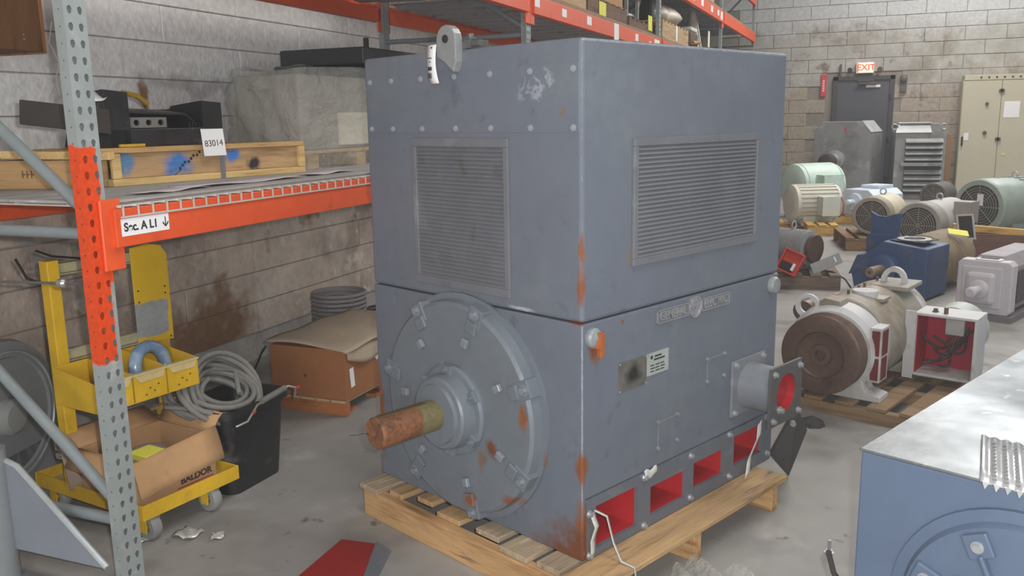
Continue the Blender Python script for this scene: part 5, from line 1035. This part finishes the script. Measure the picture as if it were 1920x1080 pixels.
obj('shaft', lathe(B(), [(0, .085), (.2, .085), (.2, .15), (.44, .15), (.45, .13), (.45, 0)], (.42, -.18, .72), (0, -1, 0), 30), pm('shaft_black', S(70, 64, 62), .5, .2), bg, 30); obj('plinth', box(B(), -.05, 1.1, -.05, .95, 0, .099), BKD, bg, 0); obj('top_tag', box(B(), .58, .62, -.006, -.001, 1.3, 1.36), MATS['sign_red'], bg, 0)
lu = thing('louvred_unit', 'grey louvred machine with rows of dark slots beside the far motor', 'louvred machine', (.42, 18.15, 0), math.radians(4))
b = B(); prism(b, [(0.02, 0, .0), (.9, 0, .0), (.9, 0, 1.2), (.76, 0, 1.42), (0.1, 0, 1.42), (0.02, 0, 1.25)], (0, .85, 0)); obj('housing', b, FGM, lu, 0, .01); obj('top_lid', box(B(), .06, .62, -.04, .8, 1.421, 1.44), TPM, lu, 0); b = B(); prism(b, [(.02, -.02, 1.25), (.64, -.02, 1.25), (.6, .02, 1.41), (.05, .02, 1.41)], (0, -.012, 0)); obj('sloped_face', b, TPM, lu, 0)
obj('louvre_panel', box(B(), .2, .84, -.02, -.001, .1, 1.14), pm('slot_black', S(62, 62, 62), .7), lu, 0)
for k, z in enumerate((1.08, .97, .86, .75, .50, .39, .28, .17)):
    b = B(); prism(b, [(.2, -.02, z+.06), (.84, -.02, z+.06), (.84, -.09, z+.0), (.2, -.09, z+.0)], (0, .0, -.02)); obj('louvre', b, FGM, lu, 0)
obj('mid_shelf', box(B(), .12, .84, -.12, -.021, .63, .69), FGM, lu, 0, .006)
for x in (.0, .84): b = B(); tube(b, ring_pts(14, lambda a: (x, .04, 1.32+.0)if 0 else (x+.05*math.cos(a), .0, 1.36+.05*math.sin(a))), .014, 6, True); obj('lifting_ring', b, STEEL, lu)
# beige cabinet
BG = pm('beige_cabinet', S(188, 182, 160), .5, 0, .04, 2, .02)
cb2 = thing('electrical_cabinet', 'tall beige double-door electrical cabinet against the far wall at right', 'cabinet', (1.58, 18.95, 0), 0)
obj('body', box(B(), 0, 1.5, .03, .6, 0, 2.2), BG, cb2, 0, .006); obj('top_rail', box(B(), 0.02, 1.5, -.0, .6, 2.201, 2.3), BG, cb2, 0, .004)
for i in range(9): obj('rail_hole', cyl(B(), (.3+.13*i, -.002, 2.25), (.3+.13*i, -.006, 2.25), .018, n=8), MATS['opening_dark'], cb2)
for i, (x0, x1) in enumerate(((.01, .655), (.665, 1.49))):
    d = obj('door', box(B(), x0, x1, 0, .029, .02, 2.19), BG, cb2, 0, .004)
    for z in (.2, 1.1, 2.0): obj('latch', cyl(B(), ((x1 if i == 0 else x0+.02)-.01, -.001, z), ((x1 if i == 0 else x0+.02)-.01, -.03, z), .035, n=10), pm('latch_dark', S(80, 74, 66), .5), d)
    if i == 0:
        obj('handle', box(B(), .04, .07, -.03, -.001, .98, 1.15), BKD, d, 0, .004); obj('label', box(B(), .08, .16, -.004, -.001, 1.08, 1.22), WP, d, 0); obj('dial', cyl(B(), (.43, -.001, 1.22), (.43, -.03, 1.22), .035, n=12), MATS['latch_dark'], d); obj('dial', cyl(B(), (.43, -.001, 1.76), (.43, -.03, 1.76), .03, n=12), MATS['latch_dark'], d)
    else:
        nt = obj('notice', box(B(), .72, .98, -.004, -.001, 1.5, 1.8), WP, d, 0); obj('handle', box(B(), 1.16, 1.2, -.04, -.001, .95, 1.15), MATS['latch_dark'], d, 0, .004); b = B(); prism(b, [(.74, -.003, .8), (.8, -.003, .8), (.77, -.003, .85)], (0, -.003, 0)); obj('warning_mark', b, YN, d, 0)
        obj('dial', cyl(B(), (.8, -.001, .3), (.8, -.03, .3), .045, n=12), MATS['latch_dark'], d)
# odd items
o = obj('blue_tarp', sheet(B(), lambda u, v: (1.02+.5*u, 6.1+.3*v, .02+.12*math.sin(u*PI)*math.sin(v*PI)+.02*math.sin(u*20+v*9)), 14, 10), pm('blue_plastic', S(70, 92, 190), .35, 0, .1, 5, .4, 20), None, 50, solid=.003); tag(o, 'crumpled blue plastic on floor behind the near box motor', 'plastic')
o = obj('timber_plank', box(B(), -.6, .6, -.06, .06, 0, .3), wood('wall_timber', S(150, 112, 78), S(116, 84, 58), 2), None, 0, .003); o.scale = (.08, 1, 4.0); o.location = (1.42, 19.0, 0); tag(o, 'brown timber plank standing beside the beige cabinet', 'timber')
